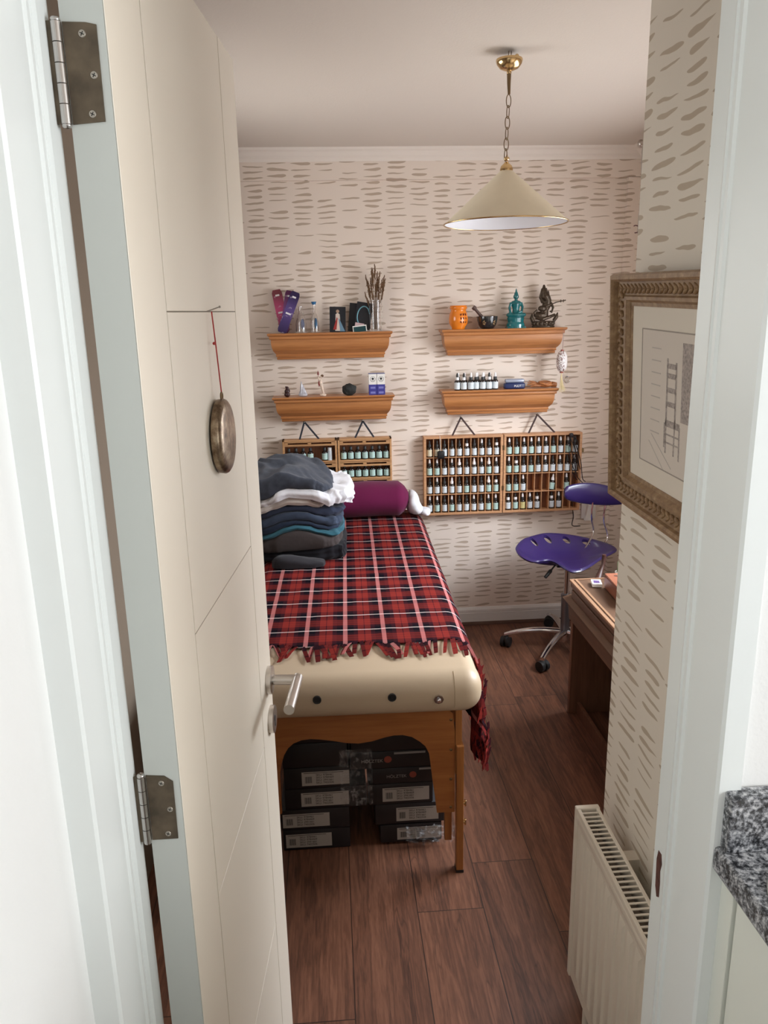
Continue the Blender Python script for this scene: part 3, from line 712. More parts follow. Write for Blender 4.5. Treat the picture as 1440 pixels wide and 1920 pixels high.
# ------------------------------------------------------------------ bottles
def bottle(kind, r, hb, lab, label, group, loc, lfrac=0.42, rough=None):
    o = thing('dropper_bottle' if kind != 'cap' else 'oil_bottle', label, 'bottle', loc, 0, group)
    m = MB(); sh = hb
    m.lathe([(0.0, 0), (r * 0.92, 0), (r, 0.002), (r, sh * 0.80), (r * 0.9, sh * 0.90), (r * 0.45, sh * 0.97), (r * 0.42, sh), (0, sh)], seg=20)
    m.build('bottle_body', mGlassB, o, world=False, smooth=50)
    m = MB(); m.lathe([(r * 1.015, sh * 0.10), (r * 1.015, sh * 0.74)], seg=20, cap=False)
    m.build('bottle_label', lab, o, world=False, smooth=179)
    m = MB()
    if kind == 'cap':
        m.lathe([(0, sh), (r * 0.52, sh), (r * 0.52, sh + 0.014), (r * 0.44, sh + 0.016), (0, sh + 0.016)], seg=16); m.build('bottle_cap', mCapK, o, world=False, smooth=50)
        return o
    c1 = {'k': mCapK, 'w': mCapK, 'W': mCapW, 'r': mCapW}[kind]; c2 = {'k': mCapK, 'w': mCapW, 'W': mCapW, 'r': mCapK}[kind]
    m.lathe([(0, sh - 0.002), (r * 0.62, sh - 0.002), (r * 0.62, sh + 0.010), (r * 0.55, sh + 0.012), (0, sh + 0.012)], seg=16); m.build('bottle_collar', c1, o, world=False, smooth=50)
    m = MB(); m.lathe([(r * 0.40, sh + 0.011), (r * 0.40, sh + 0.018), (r * 0.32, sh + 0.027), (r * 0.2, sh + 0.032), (0, sh + 0.033)], seg=16, cap=False); m.build('dropper_bulb', c2, o, world=False, smooth=60)
    return o
ORD = ['first', 'second', 'third', 'fourth', 'fifth', 'sixth', 'seventh', 'eighth', 'ninth', 'tenth']
CAPN = {'k': 'black-topped', 'w': 'white-bulbed', 'W': 'all-white-topped', 'r': 'white-collared'}
protos = {}
def put_bottle(kind, r, hb, lab, label, group, loc, ry=0.0, key=None):
    kk = (kind, r, hb, lab.name)
    if kk not in protos:
        protos[kk] = bottle(kind, r, hb, lab, label, group, loc); protos[kk].rotation_euler = (0, ry, 0); return protos[kk]
    return dup(protos[kk], loc, random.uniform(-0.4, 0.4), ry, label, group)

# wide dropper case on the right: two hinged halves, ten columns by four rows each
CZ0, CZ1 = 0.645, 1.063; CYf, CYb = 3.898, 3.952
def case(x0, x1, name, label, rows, side):
    o = thing('bottle_case', label, 'case', ((x0 + x1) / 2, CYb, CZ0), 0, 'open dropper bottle case halves')
    t = 0.012; m = MB()
    m.box((x0, CYf, CZ1 - t), (x1, CYb, CZ1), 0.0012, 1); m.box((x0, CYf, CZ0), (x1, CYb, CZ0 + t), 0.0012, 1)
    m.box((x0, CYf, CZ0 + t), (x0 + t, CYb, CZ1 - t)); m.box((x1 - t, CYf, CZ0 + t), (x1, CYb, CZ1 - t))
    m.build('case_frame', mCase, o)
    MB().box((x0 + t, CYb - 0.004, CZ0 + t), (x1 - t, CYb, CZ1 - t)).build('case_back', mCaseIn, o)
    cw = (x1 - x0 - 2 * t) / 10; rh = (CZ1 - CZ0 - 2 * t) / 4
    m = MB()
    for i in range(1, 10): m.box((x0 + t + cw * i - 0.0016, CYf + 0.004, CZ0 + t), (x0 + t + cw * i + 0.0016, CYb - 0.004, CZ1 - t))
    for j in range(1, 4): m.box((x0 + t, CYf + 0.003, CZ0 + t + rh * j - 0.002), (x1 - t, CYb - 0.004, CZ0 + t + rh * j + 0.002))
    m.build('divider_grid', mCase, o)
    for j, row in enumerate(rows):
        for i, kd in enumerate(row):
            if kd == '.': continue
            lab = mLabW if random.random() < 0.6 else mLabG
            z = CZ0 + t + rh * (3 - j) + 0.0025
            x = x0 + t + cw * (i + 0.5); ry = 0.0
            if side == 'left' and j == 0 and i < 2: lab = mLabC
            if side == 'right' and j == 3 and i == 2: lab = mLabY
            extra = ''
            if kd == 'T': kd = 'W'; ry = 0.16; x += -0.004; extra = 'tilted '
            tone = {'label_white': 'white-labelled', 'label_green': 'pale-green-labelled', 'label_cream': 'cream-labelled', 'label_yellow': 'yellow-labelled'}[lab.name]
            lb = '%s%s %s dropper bottle, %s column, %s row, %s half of wide case' % (extra, CAPN[kd], tone, ORD[i], ['top', 'second', 'third', 'bottom'][j], side)
            put_bottle(kd, 0.0148, 0.054, lab, lb, 'dropper bottles in the wide case', (x, 3.918, z), ry)
    return o
caseA = case(0.472, 0.886, 'a', 'left half of the wide wooden case, completely full of dropper bottles', ['kkkkkrkwkr', 'wwkwWkWwWw', 'kwkWkkkkWr', 'wwkwkkwkww'], 'left')
caseB = case(0.890, 1.303, 'b', 'right half of the wide wooden case, with empty compartments', ['wkwwwwkwwk', 'wrkkkwkwkw', 'kkw...T.w.', 'rrwwr.rw..'], 'right')
for z in (0.78, 0.995):
    hg = MB(); hg.cyl((0.888, CYf - 0.002, z - 0.012), (0.888, CYf - 0.002, z + 0.012), 0.0028, seg=10); hg.box((0.882, CYf - 0.001, z - 0.012), (0.894, CYf, z + 0.012)); hg.build('hinge', mBrassD, caseA)
MB().box((1.303, 3.902, 0.955), (1.316, 3.93, 0.977), 0.002).build('clasp', mBrassD, caseB)

# straps and nails carrying the cases
mStrap = M('leather_strap', srgb(64, 40, 36), 0.6); mStrapB = M('black_strap', srgb(40, 42, 52), 0.7)
def strap(n, a, b, ztop, mat, label, nl):
    A = at(*a, CYf + 0.02); B = at(*b, CYf + 0.02); N = at(*n, CYf + 0.02); y = CYf + 0.02
    m = MB()
    for p in (A, B):
        d = (N - p); d.y = 0; L = d.length; ang = math.atan2(d.x, d.z)
        m.box((-0.0045, -0.001, 0), (0.0045, 0.001, L + 0.003), M=Matrix.Translation((p.x, y, ztop)) @ Matrix.Rotation(ang, 4, 'Y'))
    tag(m.build('hanging_strap', mat), label, 'strap', 'straps hanging the bottle cases')
    q = MB(); q.cyl((N.x, YB, N.z + 0.003), (N.x, y - 0.006, N.z + 0.005), 0.0016, seg=8); q.ell((N.x, y - 0.006, N.z + 0.005), 0.003, 8)
    tag(q.build('wall_nail', mScrew), nl, 'nail', 'nails carrying the straps')
strap((864, 783), (848, 817), (890, 816), CZ1, mStrap, 'brown leather strap hanging the full left half of the wide case', 'wall nail carrying the strap of the wide case left half')
strap((1007, 779), (991, 813.5), (1040, 813), CZ1, mStrap, 'brown leather strap hanging the right half of the wide case', 'wall nail carrying the strap of the wide case right half')

# two slatted pine boxes of oil bottles on the left
def pinebox(x0, x1, label, rows, nm):
    z1 = 1.068; z0 = 0.764; t = 0.010; yf, yb = 3.895, 3.952
    o = thing('slatted_box', label, 'box', ((x0 + x1) / 2, yb, z0), 0, 'slatted pine bottle boxes')
    m = MB(); m.box((x0, yf, z0), (x0 + t, yb, z1), 0.001, 1); m.box((x1 - t, yf, z0), (x1, yb, z1), 0.001, 1)
    zs = [1.058, 0.957, 0.8635, 0.768]
    m.box((x0, yf, z1 - 0.008), (x1, yb, z1), 0.001, 1); m.box((x0, yf, z0), (x1, yb, z0 + 0.008), 0.001, 1)
    m.build('box_frame', mCaseL, o)
    MB().box((x0 + t, yb - 0.004, z0), (x1 - t, yb, z1 - 0.008)).build('box_back', mCaseIn, o)
    for k, zf in enumerate((0.957, 0.8635)):
        MB().box((x0 + t, yf + 0.001, zf - 0.008), (x1 - t, yb - 0.004, zf), 0.001, 1).build('box_shelf', mCaseL, o)
    for zf in (1.058, 0.946, 0.853):
        r = MB(); r.box((x0 + t, yf, zf - 0.022), (x1 - t, yf + 0.006, zf - 0.013)); r.box((x0 + t, yf, zf - 0.004), (x1 - t, yf + 0.006, zf + 0.001))
        for f in (0.0, 0.46, 0.93): r.box((x0 + t + f * (x1 - x0 - 2 * t), yf, zf - 0.014), (x0 + t + (f + 0.07) * (x1 - x0 - 2 * t), yf + 0.006, zf - 0.002))
        r.build('slotted_rail', mCaseL, o)
    cw = (x1 - x0 - 2 * t) / 7
    for j, row in enumerate(rows):
        zz = (0.9575, 0.864, 0.773)[j]
        for i, kd in enumerate(row):
            if kd == '.': continue
            x = x0 + t + cw * (i + 0.55)
            lb = 'small green-labelled oil bottle, %s from left, %s shelf of %s slatted box' % (ORD[i], ['top', 'middle', 'bottom'][j], nm)
            put_bottle('cap', 0.0145, 0.050, mLabG, lb, 'oil bottles in the slatted boxes', (x, 3.915, zz))
            if j == 0 and nm == 'left' and i == 5:
                pass
    return o
pinebox(-0.251, 0.025, 'left slatted pine wall box with a gap in its top row of bottles', ['kkkk.k.', '..kkkkk'], 'left')
pinebox(0.029, 0.305, 'right slatted pine wall box, rows filled with small oil bottles', ['kkkkkkk', 'kkkkkkk', '......k'], 'right')
wb = thing('roll_on_bottle', 'slim white-labelled tube bottle at the right end of the left slatted box', 'bottle', (at(619, 860, 3.915).x, 3.915, 0.9575))
m = MB(); m.lathe([(0, 0), (0.0115, 0), (0.0115, 0.050), (0.0, 0.050)], seg=20); m.build('bottle_body', mLabW, wb, world=False, smooth=50)
m = MB(); m.lathe([(0, 0.050), (0.0105, 0.050), (0.0105, 0.064), (0, 0.066)], seg=20); m.build('bottle_cap', mCapW, wb, world=False, smooth=50)
CYs = CYf
strap((571, 793), (562, 827), (598, 824.5), 1.068, mStrapB, 'black strap hanging the left slatted pine box', 'wall nail carrying the strap of the left slatted box')
strap((680.5, 790), (666, 822), (701, 820), 1.068, mStrapB, 'black strap hanging the right slatted pine box', 'wall nail carrying the strap of the right slatted box')

# ------------------------------------------------------------------ things on the shelves
SY = 3.885
def card(name, label, x0, x1, z0, zh, yb, lean, mat, tilt=0.0, th=0.002, cat='card'):
    """upright card leaning back; returns object with local x across, z up"""
    o = thing(name, label, cat, ((x0 + x1) / 2, yb, z0))
    o.rotation_euler = (-lean, tilt, 0)
    w_ = (x1 - x0) / 2
    MB().box((-w_, 0, 0), (w_, th, zh)).build('card_sheet', mat, o, world=False)
    return o
def packet(px0, px1, lenz, ang, col1, col2, name_lab, y, w_=0.045, lab=None):
    k = NT('incense_' + name_lab); o = k.xyz(k.tc.outputs['Object'])
    nz = k.noise(k.tc.outputs['Object'], 28, 4, 0.6)
    base = k.ramp(k.math('DIVIDE', o[2], lenz), [(0.0, col1), (0.55, col2), (0.9, col1)])
    k.l(k.mix(k.math('MULTIPLY', k.math('GREATER_THAN', nz, 0.6), 0.35), base, srgb(225, 205, 225)), k.b.inputs['Base Color']); k.b.inputs['Roughness'].default_value = 0.3
    q = thing('incense_box', lab, 'incense box', (px0, y, ZU + 0.0035)); q.rotation_euler = (-0.04, ang, 0)
    w2 = w_ / 2
    m = MB(); m.prism([(-w2 * 0.75, 0), (w2 * 0.75, 0), (w2, 0.012), (w2, lenz - 0.014), (w2 * 0.75, lenz), (-w2 * 0.75, lenz), (-w2, lenz - 0.014), (-w2, 0.012)], -0.009, 0.009, 'y')
    m.build('carton', k.m, q, world=False)
    m = MB(); m.box((-w2 * 0.55, -0.0096, lenz * 0.45), (w2 * 0.55, -0.009, lenz * 0.49)); m.box((-w2 * 0.4, -0.0096, lenz * 0.85), (w2 * 0.4, -0.009, lenz * 0.89)); m.build('carton_print', mCapW, q, world=False)
    return q
packet(-0.208, 0, 0.205, -0.165, srgb(120, 50, 60), srgb(205, 80, 130), 'pink', 3.918, 0.048, 'pink hexagonal incense carton leaning left on the upper left shelf')
packet(-0.212, 0, 0.200, 0.19, srgb(90, 30, 80), srgb(150, 90, 150), 'plum', 3.895, 0.042, 'plum incense carton, middle one of the leaning trio')
packet(-0.224, 0, 0.205, 0.40, srgb(40, 24, 70), srgb(90, 70, 130), 'violet', 3.868, 0.046, 'dark violet incense carton leaning far right, frontmost of the trio')
def glass_bottle(x, label, hb, r, inner, stop=None):
    o = thing('glass_bottle', label, 'bottle', (x, SY, ZU + 0.0003))
    m = MB(); m.lathe([(0, 0.0), (r, 0), (r, 0.004), (r * 0.98, hb * 0.35), (r * 0.55, hb * 0.68), (r * 0.36, hb * 0.8), (r * 0.36, hb), (r * 0.27, hb), (r * 0.27, hb * 0.8), (r * 0.48, hb * 0.66), (r * 0.88, hb * 0.34), (r * 0.88, 0.006), (0, 0.006)], seg=28)
    m.build('glass', mClear, o, world=False, smooth=60)
    m = MB(); m.ell((r * 0.3, -0.0, hb * 0.33), (r * 0.35, r * 0.12, hb * 0.2), 12); m.build('blue_decoration', inner, o, world=False, smooth=60)
    if stop:
        m = MB(); m.lathe([(0, hb), (r * 0.40, hb), (r * 0.62, hb + 0.014), (0, hb + 0.014)], seg=20); m.build('stopper', stop, o, world=False, smooth=40)
    return o
mBlue = M('blue_stopper', srgb(36, 96, 140), 0.5)
mBlueG = M('blue_grey_decal', srgb(110, 118, 150), 0.4)
glass_bottle(-0.128, 'clear glass bottle without stopper next to the incense cartons', 0.125, 0.026, mBlueG)
glass_bottle(-0.062, 'clear glass bottle with a blue stopper on the upper left shelf', 0.132, 0.021, mBlue, mBlue)
mNight = M('dark_print', srgb(24, 26, 34), 0.35)
# robed figure card (plain generic stand-in)
c = card('picture_card', 'dark card printed with a pale robed figure on the upper left shelf', 0.010, 0.088, ZU + 0.0003, 0.121, 3.862, 0.12, mNight, 0.03)
m = MB(); m.prism([(-0.012, 0.006), (0.020, 0.006), (0.012, 0.05), (0.010, 0.085), (0.0, 0.092), (-0.010, 0.085), (-0.010, 0.05)], -0.0006, 0.0, 'y'); m.build('robe_print', M('robe_print', srgb(206, 190, 178), 0.6), c, world=False)
m = MB(); m.prism([(-0.022, 0.012), (-0.006, 0.012), (0.000, 0.065), (-0.004, 0.072)], -0.0011, -0.0006, 'y'); m.build('red_ray_print', M('red_ray', srgb(150, 40, 36), 0.6), c, world=False)
m = MB(); m.prism([(0.012, 0.004), (0.036, 0.004), (0.010, 0.060), (0.004, 0.068)], -0.0011, -0.0006, 'y'); m.build('blue_ray_print', M('blue_ray', srgb(96, 128, 150), 0.6), c, world=False)
m = MB(); m.cyl((0.0, -0.0012, 0.099), (0.0, 0.0, 0.099), 0.008, seg=16); m.build('head_print', M('head_print', srgb(170, 140, 118), 0.6), c, world=False)
c = card('tarot_card', 'plain dark card leaning behind the ring-pattern card', 0.100, 0.168, ZU + 0.0003, 0.136, 3.905, 0.10, mNight, 0.10)
c = card('ring_card', 'black card printed with a glowing blue ring beside the grass vase', 0.128, 0.206, ZU + 0.012, 0.128, 3.884, 0.10, mNight, 0.17)
m = MB(); m.tube([(0.030 * math.cos(t), -0.0004, 0.062 + 0.047 * math.sin(t)) for t in [0.3 + 4.0 * i / 30 for i in range(31)]], 0.0030, 6); m.build('ring_print', M('ring_print', srgb(120, 176, 190), 0.5), c, world=False, smooth=60)
c = card('small_photo', 'small white-edged teal photo at the front beside the vase', 0.124, 0.192, ZU + 0.0003, 0.030, 3.850, 0.10, mPaper, -0.10)
MB().box((-0.030, -0.0007, 0.0), (0.030, 0, 0.025)).build('photo_print', M('teal_photo', srgb(22, 62, 66), 0.3), c, world=False)
c = card('pink_card', 'small pale pink card tucked behind the teal photo', 0.128, 0.172, ZU + 0.0003, 0.042, 3.860, 0.10, M('pale_pink', srgb(196, 168, 170), 0.6), 0.2)
# vase and dried grass
VX = at(704, 600, SY).x
vs = thing('glass_vase', 'fluted cylindrical crystal vase at the right end of the upper left shelf', 'vase', (VX, SY, ZU + 0.0003))
m = MB(); nseg = 36
def fl(r): return r
prof = [(0.0, 0), (0.030, 0), (0.030, 0.01), (0.031, 0.08), (0.033, 0.148), (0.0305, 0.148), (0.028, 0.08), (0.0265, 0.012), (0, 0.010)]
m.lathe(prof, seg=nseg)
for v in m.bm.verts:
    rr = math.hypot(v.co.x, v.co.y)
    if rr > 0.0297: a = math.atan2(v.co.y, v.co.x); s = 1 - 0.03 * (0.5 + 0.5 * math.cos(12 * a)); v.co.x *= s; v.co.y *= s
m.build('vase_glass', mClear, vs, world=False, smooth=60)
gr = thing('dried_grass', 'bunch of dried brown grass stems standing in the crystal vase', 'dried grass', (VX, SY, ZU + 0.0105))
mGrass = M('dried_grass', srgb(108, 80, 56), 0.9, var=0.25, vs=80)
for i in range(22):
    a = random.uniform(-1, 1); b = random.uniform(-1, 1); L = random.uniform(0.20, 0.295) if i else 0.30
    bx, by = a * 0.012, b * 0.012; tx, ty = a * 0.058, b * 0.03; L *= (1 - 0.22 * abs(a))
    P = [Vector((bx, by, 0)), Vector((bx + 0.3 * (tx - bx), by + 0.3 * (ty - by), L * 0.5)), Vector((tx, ty, L))]
    st = MB().tube(P, [0.0010, 0.0010, 0.0007], 6).build('grass_stem', mGrass, gr, world=False)
    h = MB(); d = (P[2] - P[1]).normalized()
    for q in range(9):
        t = q / 8; c0 = P[2] - d * (0.062 * (1 - t) - 0.006); s = 0.0024 + 0.0024 * math.sin(PI * min(1, t * 0.9 + 0.1))
        h.ell(c0 + Vector((random.uniform(-1, 1), random.uniform(-1, 1), 0)) * 0.0015, (s, s, 0.0055), 6)
    h.build('seed_head', mGrass, st, world=False)

def fig(name, label, cat, loc, mat, vox, builder, part='figure', sm=3):
    o = thing(name, label, cat, loc)
    m = MB(); builder(m); p = m.build(part, mat, o, world=False); remesh(p, vox, sm); return o
# left lower shelf
LYs = 3.872
def b1(m):
    m.ell((0, 0, 0.011), (0.015, 0.012, 0.012), 12).ell((0, 0, 0.026), (0.013, 0.011, 0.014), 12).ell((0.002, -0.001, 0.042), (0.009, 0.008, 0.010), 12).ell((-0.004, 0, 0.049), (0.005, 0.005, 0.004), 8).ell((0.012, -0.003, 0.030), (0.004, 0.004, 0.008), 8)
fig('dark_figurine', 'tiny dark brown seated figurine at the left end of the lower shelf', 'figurine', (-0.212, LYs, ZL + 0.0002), M('dark_resin', srgb(52, 22, 22), 0.4), 0.0016, b1)
def b2(m):
    m.ell((0, 0, 0.008), (0.024, 0.016, 0.009), 14)
    for s, h_, dx in ((0, 0.078, -0.008), (1, 0.06, 0.002), (2, 0.045, 0.010), (3, 0.03, 0.016), (4, 0.035, -0.014)):
        m.tube([(dx, 0, 0.004), (dx * 0.8, 0, h_ * 0.6), (dx * 0.7, 0, h_)], [0.009, 0.0075, 0.001], 6)
fig('white_crystal', 'small white quartz cluster with a tall point on the lower left shelf', 'crystal', (-0.134, LYs, ZL + 0.0002), M('milky_quartz', srgb(206, 206, 214), 0.2, var=0.15, vs=90, trans=0.3), 0.0014, b2, 'crystal_cluster', 1)
fg = thing('standing_figurine', 'slender cream and red standing figurine holding a spear', 'figurine', (-0.034, LYs, ZL + 0.0002))
m = MB(); m.ell((0, 0, 0.005), (0.017, 0.012, 0.008), 14)
m.tube([(0.004, 0, 0.005), (-0.002, 0, 0.03), (-0.006, 0, 0.05)], [0.004, 0.006, 0.008], 10); m.tube([(-0.006, 0, 0.048), (-0.010, 0, 0.066), (-0.008, 0, 0.084)], [0.009, 0.010, 0.006], 12)
m.ell((-0.005, 0, 0.095), (0.0065, 0.0065, 0.008), 12); m.tube([(-0.010, 0, 0.078), (-0.020, -0.004, 0.084), (-0.018, -0.004, 0.1)], [0.004, 0.003, 0.003], 8)
p = m.build('body', M('cream_ceramic', srgb(220, 200, 182), 0.4, var=0.25, vs=140), fg, world=False); remesh(p, 0.0014, 2)
m = MB(); m.tube([(-0.019, -0.004, 0.045), (-0.021, -0.004, 0.105)], 0.0013, 6); m.lathe([(0, 0.0), (0.005, 0.003), (0.0035, 0.012), (0, 0.024)], (-0.021, -0.004, 0.103), seg=10); m.ell((-0.0175, -0.005, 0.062), (0.0055, 0.003, 0.013), 10)
m.build('spear', M('dull_red', srgb(130, 48, 44), 0.5), fg, world=False, smooth=50)
m = MB(); m.ell((-0.001, -0.001, 0.099), (0.008, 0.007, 0.007), 10); m.build('hair', mGrass, fg, world=False, smooth=60)
st = MB(); st.ell((0, 0, 0.028), (0.036, 0.024, 0.030), 24)
for v in st.bm.verts:
    v.co += v.co.normalized() * 0.006 * noise.noise(v.co * 60); v.co.z = max(v.co.z, 0)
o = st.build('black_stone', M('rough_black_stone', srgb(36, 38, 36), 0.75, var=0.4, vs=120, bs=90, bstr=0.7, bd=0.003)); o.location = (0.097, LYs, ZL + 0.0002); tag(o, 'rough black stone in the middle right of the lower left shelf', 'stone')
for i, xc in enumerate((0.2145, 0.2555)):
    o = thing('remedy_box', ['left of the two small blue and white remedy boxes', 'right of the two small blue and white remedy boxes'][i], 'box', (xc, 3.880, ZL + 0.0002), 0, 'blue and white boxes on the lower left shelf')
    MB().box((-0.0195, -0.0195, 0), (0.0195, 0.0195, 0.0505)).build('blue_half', M('box_blue_%d' % i, srgb(56, 54, 138), 0.5, var=0.1, vs=200), o, world=False)
    MB().box((-0.0195, -0.0195, 0.0506), (0.0195, 0.0195, 0.102)).build('white_half', mPaper, o, world=False)
    MB().box((-0.0200, -0.0198, 0.1021), (0.0200, 0.0198, 0.1055)).build('box_lid', M('lid_grey_%d' % i, srgb(110, 112, 150), 0.5), o, world=False)
    m = MB(); m.tube([(0.0125 * math.cos(2 * PI * q / 24), -0.0197, 0.077 + 0.0125 * math.sin(2 * PI * q / 24)) for q in range(24)], 0.0008, 4, closed=True); m.ell((0, -0.0195, 0.079), (0.006, 0.0006, 0.006), 8); m.box((-0.007, -0.0199, 0.069), (0.007, -0.0195, 0.0705)); m.build('emblem', mInk, o, world=False)
    m = MB(); m.box((-0.012, -0.0199, 0.030), (0.012, -0.0195, 0.040)); m.box((-0.012, -0.0199, 0.006), (0.012, -0.0195, 0.016)); m.build('print', M('light_blue_print_%d' % i, srgb(120, 122, 186), 0.5), o, world=False)

# right upper shelf
ob = thing('oil_burner', 'orange ceramic tealight burner with pierced star holes', 'burner', (0.645, 3.878, ZU + 0.0002))
m = MB(); m.lathe([(0, 0), (0.030, 0), (0.033, 0.004), (0.033, 0.010), (0.045, 0.028), (0.047, 0.052), (0.042, 0.078), (0.037, 0.088), (0.038, 0.094), (0.043, 0.100), (0.043, 0.107), (0.040, 0.110), (0.043, 0.114), (0.036, 0.114), (0.034, 0.10), (0.036, 0.08), (0.040, 0.05), (0.035, 0.02), (0, 0.014)], seg=48)
p = m.build('burner_body', M('orange_glaze', srgb(232, 130, 32), 0.25, coat=0.5), ob, world=False, smooth=50)
m = MB()
for i in range(3):
    for j in range(3):
        a = -1.15 + 0.30 * (i - 1) ; zz = 0.035 + 0.018 * j; r = 0.0462 if j == 1 else 0.0452
        m.ell((r * math.cos(a), r * math.sin(a), zz), (0.0035, 0.0035, 0.0058), 10, M=Matrix.Rotation(a, 4, 'Z') @ Matrix.Rotation(0.5 * (i - 1) * (j - 1), 4, 'X'))
m.build('pierced_holes', M('burner_hole', srgb(90, 30, 10), 0.9), ob, world=False)
mo = thing('mortar', 'small black stone mortar with gold leaf pattern', 'mortar', (0.789, 3.876, ZU + 0.0002))
m = MB(); m.lathe([(0, 0), (0.026, 0), (0.033, 0.004), (0.043, 0.018), (0.049, 0.038), (0.0515, 0.056), (0.051, 0.060), (0.046, 0.060), (0.042, 0.035), (0.03, 0.015), (0, 0.008)], seg=48)
m.build('bowl', M('black_marble', (0.02, 0.02, 0.02), 0.15, coat=0.5), mo, world=False, smooth=50)
m = MB()
for a in (-2.1, -0.95):
    for q in range(5):
        t = a + 0.10 * math.cos(q * 1.3); zz = 0.030 + 0.008 * math.sin(q * 1.3)
        r = 0.0478 + (zz - 0.035) * 0.25
        m.ell((r * math.cos(t), r * math.sin(t), zz), (0.0045, 0.0012, 0.003), 8, M=Matrix.Rotation(t + PI / 2, 4, 'Z') @ Matrix.Rotation(q * 1.2, 4, 'Y'))
m.build('gold_pattern', M('gold_inlay', srgb(150, 120, 80), 0.4, 0.4), mo, world=False)
pe = MB(); pe.tube([(0.008, 0, 0.016), (-0.020, 0, 0.050), (-0.052, 0, 0.086), (-0.058, 0, 0.093), (-0.066, 0, 0.100)], [0.012, 0.008, 0.0075, 0.012, 0.010], 16)
o = pe.build('pestle', M('brown_pestle', srgb(84, 62, 56), 0.5), smooth=50); o.location = (0.783, 3.876, ZU + 0.0065); tag(o, 'brown pestle resting diagonally in the black mortar', 'pestle')
def bud(m):
    m.box((-0.046, -0.030, 0), (0.046, 0.030, 0.008)).lathe([(0.05, 0), (0.047, 0.02), (0.042, 0.030), (0.046, 0.05), (0.04, 0.054), (0, 0.054)], seg=24, M=Matrix.Diagonal((0.95, 0.68, 1, 1)))
    m.ell((0, -0.004, 0.064), (0.050, 0.030, 0.013), 18); m.ell((-0.034, -0.008, 0.064), (0.016, 0.018, 0.011), 12).ell((0.034, -0.008, 0.064), (0.016, 0.018, 0.011), 12)
    m.tube([(0, 0, 0.066), (0, 0, 0.090), (0, 0, 0.118)], [0.020, 0.0165, 0.024], 18)
    m.ell((0, 0, 0.122), (0.026, 0.014, 0.012), 14)
    m.tube([(-0.024, 0, 0.122), (-0.033, -0.004, 0.098), (-0.030, -0.014, 0.072), (-0.034, -0.02, 0.060)], [0.008, 0.0065, 0.006, 0.005], 10)
    m.tube([(0.024, 0, 0.122), (0.032, -0.004, 0.100), (0.026, -0.016, 0.080), (0.004, -0.022, 0.074)], [0.008, 0.0065, 0.006, 0.005], 10)
    m.tube([(0, 0, 0.126), (0, 0, 0.142)], [0.008, 0.007], 10); m.ell((0, 0, 0.152), (0.0125, 0.012, 0.016), 14); m.ell((0, 0.001, 0.164), (0.010, 0.010, 0.010), 12)
    m.tube([(0, 0, 0.168), (0, 0, 0.182), (0, 0, 0.192)], [0.006, 0.0035, 0.0008], 10); m.ell((-0.012, 0, 0.150), (0.002, 0.003, 0.008), 6).ell((0.012, 0, 0.150), (0.002, 0.003, 0.008), 6)
fig('buddha_statue', 'glossy teal seated buddha statue on the upper right shelf', 'statue', (0.932, 3.880, ZU + 0.0002), M('teal_glaze', srgb(10, 96, 100), 0.2, var=0.2, vs=50, coat=0.5), 0.0017, bud, 'figure', 2)
def deity(m):
    m.lathe([(0.056, 0), (0.058, 0.006), (0.050, 0.012), (0.054, 0.026), (0.050, 0.032), (0, 0.032)], seg=30, M=Matrix.Diagonal((1, 0.55, 1, 1)))
    for i in range(16):
        a = 2 * PI * i / 16; m.ell((0.053 * math.cos(a), 0.029 * math.sin(a), 0.019), (0.007, 0.006, 0.008), 8)
    m.tube([(-0.052, 0, 0.030), (-0.060, 0, 0.048), (-0.058, 0, 0.070)], [0.010, 0.009, 0.002], 8); m.tube([(0.052, 0, 0.032), (0.064, -0.004, 0.05), (0.070, -0.004, 0.072)], [0.009, 0.010, 0.002], 8)
    m.ell((-0.016, -0.006, 0.060), (0.036, 0.020, 0.018), 16)
    m.tube([(-0.040, -0.008, 0.050), (-0.010, -0.022, 0.040), (0.030, -0.016, 0.052), (0.056, -0.006, 0.062)], [0.010, 0.009, 0.008, 0.006], 10)
    m.tube([(0.0, 0, 0.055), (0.006, 0, 0.085), (0.014, 0, 0.108)], [0.024, 0.018, 0.022], 14)
    m.tube([(0.014, 0, 0.108), (0.018, 0, 0.128), (0.006, 0, 0.150), (-0.002, 0, 0.175), (-0.002, 0, 0.205)], [0.020, 0.020, 0.022, 0.014, 0.004], 12)
    for dx, hh in ((-0.014, 0.188), (-0.020, 0.165), (0.012, 0.192), (0.022, 0.180), (0.032, 0.150)):
        m.tube([(0.006 + dx * 0.5, 0.002, 0.12), (dx, 0.002, hh - 0.02), (dx, 0.002, hh)], [0.010, 0.006, 0.001], 6)
    m.tube([(0.034, 0, 0.118), (0.046, -0.006, 0.095), (0.036, -0.012, 0.072), (0.028, -0.012, 0.080)], [0.008, 0.006, 0.005, 0.004], 8)
    m.tube([(-0.034, -0.01, 0.085), (-0.050, -0.012, 0.072), (-0.042, -0.014, 0.058)], [0.006, 0.006, 0.004], 8)
    m.ell((-0.012, -0.018, 0.092), (0.022, 0.012, 0.015), 14); m.tube([(-0.01, -0.020, 0.094), (0.03, -0.014, 0.110)], 0.006, 8)
    m.tube([(0.03, -0.012, 0.110), (0.060, -0.010, 0.120), (0.100, -0.010, 0.128)], [0.004, 0.0028, 0.0030], 8)
    for t in (0.082, 0.095): m.tube([(t, -0.010, 0.118), (t, -0.010, 0.134)], 0.0022, 6)
    m.ell((0.104, -0.010, 0.129), (0.004, 0.003, 0.004), 8)
